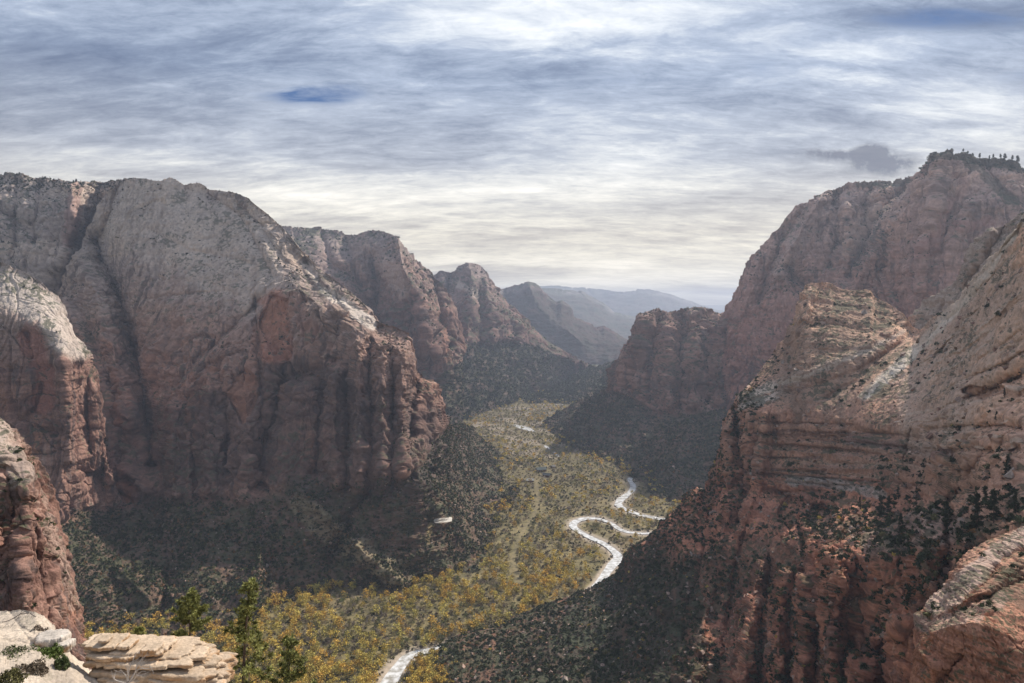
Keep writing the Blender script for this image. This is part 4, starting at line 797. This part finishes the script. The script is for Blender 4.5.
def trunk_mesh(h, r0, low, n=5):
    tubes = [limb((0, 0, -.4), (0, 0, h*low*1.2), r0, r0*.7, 6, 3, .03)]
    for k in range(n):
        a = 6.283*k/n+rng.uniform(-.4, .4); e = rng.uniform(.15, .34)*h
        tubes.append(limb((0, 0, h*low*rng.uniform(.7, 1.15)), (e*math.cos(a), e*math.sin(a), h*rng.uniform(.6, .9)), r0*.5, r0*.1, 5, 4, .06))
    return join_tubes(tubes)
cw_meshes = []
for kd in range(3):
    for v in range(4):
        h = 1.0; t = crown_template(12, 170 if kd < 2 else 120, spread=.42, low=.24, size=.06 if kd < 2 else .045)
        V = t.reshape(-1, 3); base = np.stack([colk, col2, col3])[v % 3, kd]*rng.uniform(1.0, 1.35)
        C = base[None]*np.repeat(rng.uniform(.6, 1.4, (len(V)//3, 1)), 3, 0)
        cm = mesh_from('crown', V, np.arange(len(V)).reshape(-1, 3), M['leaf'], C, smooth=False, link=False)
        TV, TQ = trunk_mesh(1.0, .022, .3)
        tm = mesh_from('trunk', TV, TQ, M['bark'], np.broadcast_to([.20, .17, .14], (len(TV), 3)), link=False)
        cw_meshes.append((kd, cm, tm))
for i in first:
    kd = int(kind[i]); opts = [m for m in cw_meshes if m[0] == kd]; _, cm, tm = opts[rng.integers(0, len(opts))]
    nm = 'cottonwood_tree' if kd == 0 else ('willow_tree' if kd == 1 else 'bare_tree')
    e = bpy.data.objects.new(nm, None); col.objects.link(e); e.location = (xx[i], yy[i], zz[i]); e.rotation_euler = (0, 0, rng.uniform(0, 6.28)); e.scale = (hgt[i],)*3
    lab = ['golden leafed cottonwood in the grove on the near valley floor', 'low olive green tree in the grove on the near valley floor', 'leafless grey brown tree in the grove on the near valley floor'][kd]
    tag(e, lab, 'tree', ['golden cottonwoods of the near grove', 'olive green trees of the near grove', 'bare trees of the near grove'][kd])
    for nme, mm in (('crown', cm), ('trunk', tm)):
        o = bpy.data.objects.new(nme, mm); col.objects.link(o); o.parent = e
print('valley', len(xx), round(time.time()-T0, 1))

# ================================================================== CONIFERS
def conifer(name, loc, h, width, label, cat='tree', group=None, ntuft=60, needle=.05, low=.12, seed=0, colr=(.05, .062, .026), lean=0.0, gap=.25, up=.1, tsize=.35, trunk_r=.018, blades=14):
    r = np.random.default_rng(seed); e = bpy.data.objects.new(name, None); col.objects.link(e); e.location = loc
    tag(e, label, cat, group)
    top = np.array([lean*h, 0, h]); tubes = [limb((0, 0, -.05*h), top*.98, trunk_r*h, .003*h, 7, 8, .012, r)]; tips = []
    for k in range(ntuft):
        t = low+(1-low)*(k+.5)/ntuft; t = min(.985, t+r.uniform(-.02, .02))
        if r.uniform() < gap: continue
        shape = (1-(max(0, t-low)/(1-low))**1.6)*.85+.2
        if t-low < .15: shape *= .6
        L1 = width*.5*h*shape*r.uniform(.45, 1.1); a = r.uniform(0, 6.283)
        p0 = top*t; p1 = p0+np.array([math.cos(a)*L1, math.sin(a)*L1, up*L1+.02*h*r.uniform(-1, 1)])
        tubes.append(limb(p0, p1, .0045*h*(1.2-t), .0012*h, 4, 3, .06, r))
        nt_ = max(2, int(3+4*L1/(.25*h)))
        for q in range(nt_):
            f_ = .35+.65*(q+r.uniform())/nt_; tips.append((p0+(p1-p0)*f_+r.normal(size=3)*.035*h*tsize, L1))
    tips.append((top, 0)); tips.append((top*.97, 0)); tips.append((top*.94, 0))
    cen = np.array([t[0] for t in tips]); idx = np.repeat(np.arange(len(cen)), blades)
    d_ = r.normal(size=(len(idx), 3)); d_[:, 2] = d_[:, 2]*.7+.25; d_ /= np.linalg.norm(d_, axis=1, keepdims=True)
    ln = needle*h*r.uniform(.6, 1.25, (len(idx), 1)); b_ = np.cross(d_, r.normal(size=(len(idx), 3))); b_ /= np.linalg.norm(b_, axis=1, keepdims=True)
    c0 = cen[idx]; V = np.stack([c0+b_*ln*.22-d_*ln*.1, c0-b_*ln*.22-d_*ln*.1, c0+d_*ln], 1).reshape(-1, 3)
    tint = r.uniform(.65, 1.5, (len(cen), 1))[idx]*r.uniform(.8, 1.25, (len(idx), 1))
    C = np.repeat(np.array(colr)[None]*tint, 3, 0)
    mesh_from('crown', V, np.arange(len(V)).reshape(-1, 3), M['leaf'], C, smooth=False, parent=e)
    TV, TQ = join_tubes(tubes); mesh_from('trunk', TV, TQ, M['bark'], np.broadcast_to([.085, .06, .045], (len(TV), 3)), parent=e)
    return e
def on_patch(name, px, py):
    q = PATCH[name]; a, b = proj(q['P']); k = np.argmin((a-px)**2+(b-py)**2); return q['P'].reshape(-1, 3)[k].copy()
# three pines and a sapling beside the viewpoint
def P(px, py, d): return ((px-CX)/F*d, d, H-(py-HY)/F*d)
pc = (.21, .21, .07)
conifer('pine_tree', P(190, 668, 38), 74/F*38, .72, 'small pine with a bare lower trunk behind the layered outcrop', ntuft=46, needle=.05, low=.42, seed=3, colr=pc, gap=.05, up=.25, lean=-.02, blades=30, trunk_r=.016)
conifer('pine_tree', P(247, 752, 42), 168/F*42, .40, 'tallest pine right of the layered outcrop', ntuft=72, needle=.030, low=.22, seed=8, colr=pc, gap=.28, up=.15, lean=.015, blades=32)
conifer('pine_tree', P(289, 752, 45), 112/F*45, .5, 'low bushy pine right of the tallest pine', ntuft=58, needle=.038, low=.25, seed=12, colr=(.17, .175, .06), gap=.2, up=.35, blades=30)
conifer('pine_sapling', P(138, 653, 31), 24/F*31, .8, 'green pine sapling poking up behind the layered outcrop', ntuft=22, needle=.13, low=.1, seed=5, colr=pc, gap=.05, up=.6, blades=22)
conifer('pine_sapling', P(219, 700, 41), 30/F*41, .8, 'small olive sapling between the outcrop and the tallest pine', ntuft=22, needle=.12, low=.1, seed=6, colr=pc, gap=.05, up=.6, blades=18)
# trees on the ledges of the near right cliff
spots = [(1008,480,25,'tall dark conifer standing on the ledge at the right edge'),(997,425,13,'small conifer on the upper ledge of the banded cliff'),(881,517,21,'dark conifer on the wooded ledge beside the pale rock band'),(889,514,18,'conifer just right of the dark one by the pale rock band'),(898,499,12,'short conifer under the banded wall'),
 (949,534,28,'dark conifer in the gully left of the two tallest ledge trees'),(977,528,34,'large dark conifer on the wooded ledge, left one of the tallest pair'),(993,522,31,'large dark conifer on the wooded ledge, right one of the tallest pair'),(1016,514,22,'bushy conifer low on the right edge ledge'),(917,495,12,'small rounded tree at the foot of the banded wall'),(902,532,18,'conifer below the ledge among pale blocks'),
 (860,508,10,'little tree at the left end of the wooded ledge'),(962,540,20,'short tree wedged above the corner rock'),(1004,396,8,'tiny bush-like tree high on the slickrock slab'),(985,500,14,'small tree on the ledge under the diagonal crack')]
for k, (a, b, hp, lb) in enumerate(spots):
    p = on_patch('near_right_cliff', a, b); h = hp/F*p[1]
    conifer('conifer_tree', p, h, .42, lb, group='conifers on the near right cliff', ntuft=40, needle=.075, low=.06, seed=50+k, colr=(.032, .042, .02), gap=.06, up=0.05, blades=12)
# trees on the summit rim
sp2 = [(960,4,'a'),(966,4,'a'),(973,5,'a'),(981,6,'a'),(989,4,'a'),(993,5,'a'),(1000,5,'b'),(1005,8,'c'),(1012,6,'d'),(1019,9,'e')]
lbs = dict(b='small lone conifer between the wood and the tall trees on the summit rim', c='tall open conifer on the bare part of the summit rim', d='short conifer between the two tallest on the summit rim', e='tallest conifer on the summit rim, farthest right')
for k, (a, hp, t) in enumerate(sp2):
    q = PATCH['right_summit_cliff']; j = np.argmin(np.abs(q['PX'][0]-a)); p = q['P'][0, j].copy(); p[2] -= .5; h = (hp*.75+.8)/F*p[1]
    conifer('conifer_tree', p, h, .5, lbs.get(t, 'small dark conifer in the row along the summit rim'), group='conifers on the summit rim' if t == 'a' else None, ntuft=20, needle=.16, low=.3, lean=[.05,-.04,.0,.08,-.06][k % 5], seed=80+k, colr=(.028, .036, .018), gap=.05, blades=9, trunk_r=.03)
# rim scrub
POS, SZ, CO = [], [], []
for nm, a0, a1, step, hh in [('right_summit_cliff', 928, 1030, .12, 4), ('right_summit_cliff', 832, 918, .6, 4.2), ('great_left_cliff', 95, 262, .55, 3.2), ('gully_wall_cliff', -5, 112, .4, 4.2), ('left_plateau_cliff', 285, 402, .6, 5), ('right_mesa_cliff', 650, 728, .9, 4)]:
    q = PATCH[nm]; xs = np.arange(a0, a1, step)+rng.uniform(-.3, .3, len(np.arange(a0, a1, step)))
    xs = xs[rng.uniform(0, 1, len(xs)) < .45+.6*fbm(xs/9, xs*0, xs*0+3, 3)]
    j = np.clip(np.searchsorted(q['PX'][0], xs), 0, q['P'].shape[1]-1); p = q['P'][0, j].copy(); dpt = rng.uniform(0, 14, len(j)); p[:, 1] += dpt; p[:, 0] *= 1+dpt/p[:, 1]; p[:, 2] -= .5
    POS.append(p); SZ.append(rng.uniform(.5, 1.2, len(j))*hh); CO.append(pal(len(j), [G1, G2, G3], [.5, .35, .15]))
scatter_stuff('rim_scrub', b24, np.concatenate(POS), np.concatenate(SZ)*.62, np.concatenate(CO), M['leaf'], 'dark scrub along the cliff rims')

# ================================================================== FOREGROUND
def slab_stack(name, layers, colr, label, seed=0):
    """broken plates of bedded sandstone lying on one another, each with ragged edges: one outcrop"""
    r = np.random.default_rng(seed); V, Fc, C = [], [], []; off = 0; m = 220
    for (cx, cy, cz, rx, ry, th, rot) in layers:
        a = np.linspace(0, 2*math.pi, m, endpoint=False); ca, sa = np.cos(a), np.sin(a)
        sq = 1/np.maximum(np.abs(ca), np.abs(sa))**.55
        ph = r.uniform(0, 50)
        rad = sq*(1+.16*fbm(ca*1.6+ph, sa*1.6, ca*0, 3)+.07*np.round(2.5*fbm(ca*5+ph, sa*5, ca*0, 2))/1.2+.03*fbm(ca*18, sa*18+ph, ca*0, 3))
        prof = [(-1, .86), (-.96, .97), (-.6, 1.0), (-.15, .985), (.35, 1.0), (.8, .985), (1, .93), (1.04, .8), (1.05, .55), (1.05, .28), (1.05, .02)]
        rows = []
        for (t, k) in prof:
            rr = rad*k*(1+.028*fbm(ca*9+ph, sa*9, ca*0+t*2.2, 3)+.012*math.sin(t*9+ph))
            x = ca*rr*rx; y = sa*rr*ry; z = np.full(m, t*th*.5)+.35*th*fbm(x*1.1+ph, y*1.1, x*0, 3)
            rows.append(np.stack([cx+x*math.cos(rot)-y*math.sin(rot), cy+x*math.sin(rot)+y*math.cos(rot), cz+z], 1))
        Vr = np.stack(rows); q = np.arange(len(prof)*m).reshape(len(prof), m)
        fq = np.stack([q[:-1], np.roll(q, -1, 1)[:-1], np.roll(q, -1, 1)[1:], q[1:]], -1).reshape(-1, 4)
        base = np.array(colr)*r.uniform(.82, 1.12)
        cc = base*(1+.3*fbm(Vr[..., 0]*2, Vr[..., 1]*2, Vr[..., 2]*9+ph, 4))[..., None]
        t_ = np.array([p[0] for p in prof])[:, None]*np.ones((1, m))
        rust = sstep(.1, .5, fbm(Vr[..., 0]*1.3+7, Vr[..., 1]*1.3, Vr[..., 2]*5+ph, 3)+.15)*(t_ < .9)
        cc = mix(cc, np.array([.40, .235, .12]), rust*.9)
        V.append(Vr.reshape(-1, 3)); Fc.append(fq+off); C.append(cc.reshape(-1, 3)); off += len(prof)*m
    o = mesh_from(name, np.concatenate(V), np.concatenate(Fc), M['rock_hand'], np.concatenate(C))
    return tag(o, label, 'rock')
def lay(pxl, pxr, py, d, ry, th, rot=0.0):
    x0, _, z = P(pxl, py, d); x1 = P(pxr, py, d)[0]; return ((x0+x1)/2, d+ry, z-th/2, (x1-x0)/2*.86, ry, th, rot)
L_ = []
tops = [(70,228,692.0,25.2,1.5,.30),(69,226,683.0,25.5,1.5,.22),(72,224,681.5,25.9,1.35,.17),(70,214,676.5,26.1,1.4,.20),(69,207,671.0,26.4,1.4,.16),(90,200,667.0,26.8,1.3,.14),(68,172,664.5,26.5,1.35,.2),(70,189,660.0,27.0,1.2,.16),(71,150,657.5,27.0,1.1,.16),(98,166,654.5,27.5,1.0,.13),(74,132,652.0,27.5,.9,.15),(78,118,648.0,27.9,.8,.13),(137,158,650.5,28.2,.5,.14),(77,109,644.5,28.2,.6,.12),(96,107,641.5,28.3,.35,.10),(115,131,646.5,28.1,.45,.12)]
for i, t in enumerate(tops): L_.append(lay(t[0], t[1], t[2], 25.6+(690-t[2])*.017+.25*(i % 3 == 1), t[4]*.8, t[5]*.95, random.uniform(-.05, .05)))
slab_stack('layered_sandstone_outcrop', L_, (.54, .41, .29), 'pale layered sandstone outcrop of thin stacked plates left of the pines', 4)
slab_stack('pale_boulder', [(*P(52, 640, 27.5)[:3], .55, .5, .5, .3), (P(62, 645, 27.2)[0], 27.3, P(62, 648, 27.2)[2], .35, .35, .3, .2)], (.56, .49, .42), 'pale rounded block at the right end of the white ledge', 9)
def shrub(name, loc, h, wdt, colr, label, n=420, seed=1, leaf=.05, group=None):
    r = np.random.default_rng(seed); e = bpy.data.objects.new(name, None); col.objects.link(e); e.location = loc; tag(e, label, 'shrub', group)
    p = r.normal(size=(n, 3)); p /= np.linalg.norm(p, axis=1, keepdims=True); p *= r.uniform(.2, 1, (n, 1))**.45
    p[:, 2] = np.abs(p[:, 2]); p *= (1+.3*np.sin(p[:, :1]*5+seed)*np.cos(p[:, 1:2]*4))*np.array([wdt/2, wdt/2, h])
    V = rnd_tris(p, leaf, r).reshape(-1, 3); C = np.array(colr)[None]*np.repeat(r.uniform(.55, 1.5, (n, 1)), 3, 0)
    mesh_from('leaves', V, np.arange(len(V)).reshape(-1, 3), M['leaf'], C, smooth=False, parent=e)
    tb = [limb((0, 0, -.1), (r.normal()*wdt*.25, r.normal()*wdt*.25, h*r.uniform(.6, .95)), .018, .004, 4, 3, .1, r) for _ in range(9)]
    TV, TQ = join_tubes(tb); mesh_from('stems', TV, TQ, M['bark'], np.broadcast_to([.16, .13, .11], (len(TV), 3)), parent=e)
sh = [((36,632),28.4,.42,.9,(.15,.115,.09),'grey brown bare shrub in a crack of the white ledge'),((12,655),25.5,.45,1.5,(.075,.09,.035),'broad olive shrub on the white ledge, farthest left'),((46,652),26,.32,1.1,(.115,.15,.04),'bright green low shrub below the white ledge rocks'),((28,668),24.5,.3,1.2,(.13,.10,.07),'dry brown shrub in front of the bright green one'),((62,662),25.5,.38,.5,(.08,.10,.04),'small dark green shrub against the layered outcrop'),
 ((8,678),23,.4,1.1,(.12,.11,.045),'yellowish dry shrub in the bottom left corner'),((201,667),33,.25,.45,(.22,.16,.035),'small yellow bush at the right shoulder of the layered outcrop'),((56,645),27,.25,.5,(.10,.12,.05),'tiny green shrub behind the pale rounded block'),((78,690),23,.3,.6,(.10,.10,.05),'dark low shrub at the foot of the layered outcrop')]
for k, ((a, b), d, h, wd, c_, lb) in enumerate(sh): shrub('shrub', P(a, b+6, d), h, wd, c_, lb, seed=20+k, leaf=.04, n=1700)
r = np.random.default_rng(5); tb = []
b0 = np.array(P(128, 683, 24.3)); tips = [(150,655),(142,660),(120,668),(112,676),(136,652),(128,664),(146,672),(155,664)]
for (a, b) in tips:
    e_ = np.array(P(a, b, 24.2+r.uniform(-.3, .3))); m_ = b0+(e_-b0)*.5+r.normal(size=3)*.07
    tb.append(limb(b0, m_, .022, .015, 5, 3, .08, r)); tb.append(limb(m_, e_, .015, .004, 5, 4, .1, r))
    for _ in range(3): tb.append(limb(m_+(e_-m_)*r.uniform(.1, .7), e_+r.normal(size=3)*.14, .007, .002, 4, 3, .1, r))
TV, TQ = join_tubes(tb); tag(mesh_from('dead_branch', TV, TQ, M['bark'], np.broadcast_to([.42, .38, .35], (len(TV), 3))), 'bleached dead branch lying over the layered outcrop', 'branch')
tb = []; r = np.random.default_rng(9)
pts = [P(2, 622, 28.6), P(12, 619, 28.5), P(20, 614, 28.5), P(30, 613, 28.5), P(36, 617, 28.4)]
for a, b in zip(pts[:-1], pts[1:]): tb.append(limb(a, b, .016, .012, 5, 3, .04, r))
for q in (P(24, 608, 28.5), P(40, 611, 28.4), P(10, 628, 28.5)): tb.append(limb(pts[2], q, .01, .003, 4, 3, .1, r))
TV, TQ = join_tubes(tb); tag(mesh_from('dead_twig', TV, TQ, M['bark'], np.broadcast_to([.12, .10, .09], (len(TV), 3))), 'thin dark dead twig arching over the white ledge', 'branch')

# ================================================================== LODGE BUILDINGS, CLEARING
def cabin(px, py, L0, W0, hh, rot, roofc, label):
    x, y = ground_pt(px, py); z = float(ground_z(np.array([x]), np.array([y]))[0]); e = bpy.data.objects.new('lodge_building', None); col.objects.link(e); e.location = (x, y, z+.3); e.rotation_euler = (0, 0, rot); tag(e, label, 'building', 'lodge buildings on the valley floor')
    a, b = L0/2, W0/2; V = [(-a,-b,-1),(a,-b,-1),(a,b,-1),(-a,b,-1),(-a,-b,hh),(a,-b,hh),(a,b,hh),(-a,b,hh)]
    mesh_from('wall', V, [(0,1,5,4),(1,2,6,5),(2,3,7,6),(3,0,4,7)], M['boulder'], np.broadcast_to([.22,.14,.09], (8, 3)), smooth=False, parent=e)
    o = 1.2; rt = hh+W0*.42; V = [(-a-o,-b-o,hh-.4),(a+o,-b-o,hh-.4),(a+o,0,rt),(-a-o,0,rt),(-a-o,b+o,hh-.4),(a+o,b+o,hh-.4),(-a-o,-b-o,hh-.7),(a+o,-b-o,hh-.7),(a+o,0,rt-.4),(-a-o,0,rt-.4),(-a-o,b+o,hh-.7),(a+o,b+o,hh-.7)]
    mesh_from('roof', V, [(0,1,2,3),(3,2,5,4),(6,9,8,7),(9,10,11,8),(0,6,7,1),(4,5,11,10),(0,3,9,6),(3,4,10,9),(1,7,8,2),(2,8,11,5)], M['boulder'], np.broadcast_to(roofc, (12, 3)), smooth=False, parent=e)
    for k in (-.5, 0, .5):
        V = [(a*k-1,-b-.06,1.2),(a*k+1,-b-.06,1.2),(a*k+1,-b-.06,hh-1),(a*k-1,-b-.06,hh-1)]
        mesh_from('window', V, [(0,1,2,3)], M['boulder'], np.broadcast_to([.03,.035,.04], (4, 3)), smooth=False, parent=e)
cabin(541, 471.5, 26, 13, 6, .3, (.10,.115,.11), 'largest dark roofed lodge building among the valley trees')
cabin(547, 477, 20, 11, 5, -.5, (.09,.10,.105), 'dark roofed lodge building below the largest one')
cabin(530, 482, 18, 9, 4, .1, (.34,.33,.30), 'pale roofed lodge building left of the dark roofed ones')
cabin(553, 468, 12, 8, 4, .8, (.14,.13,.12), 'small brown roofed lodge building at the right end of the lodge')
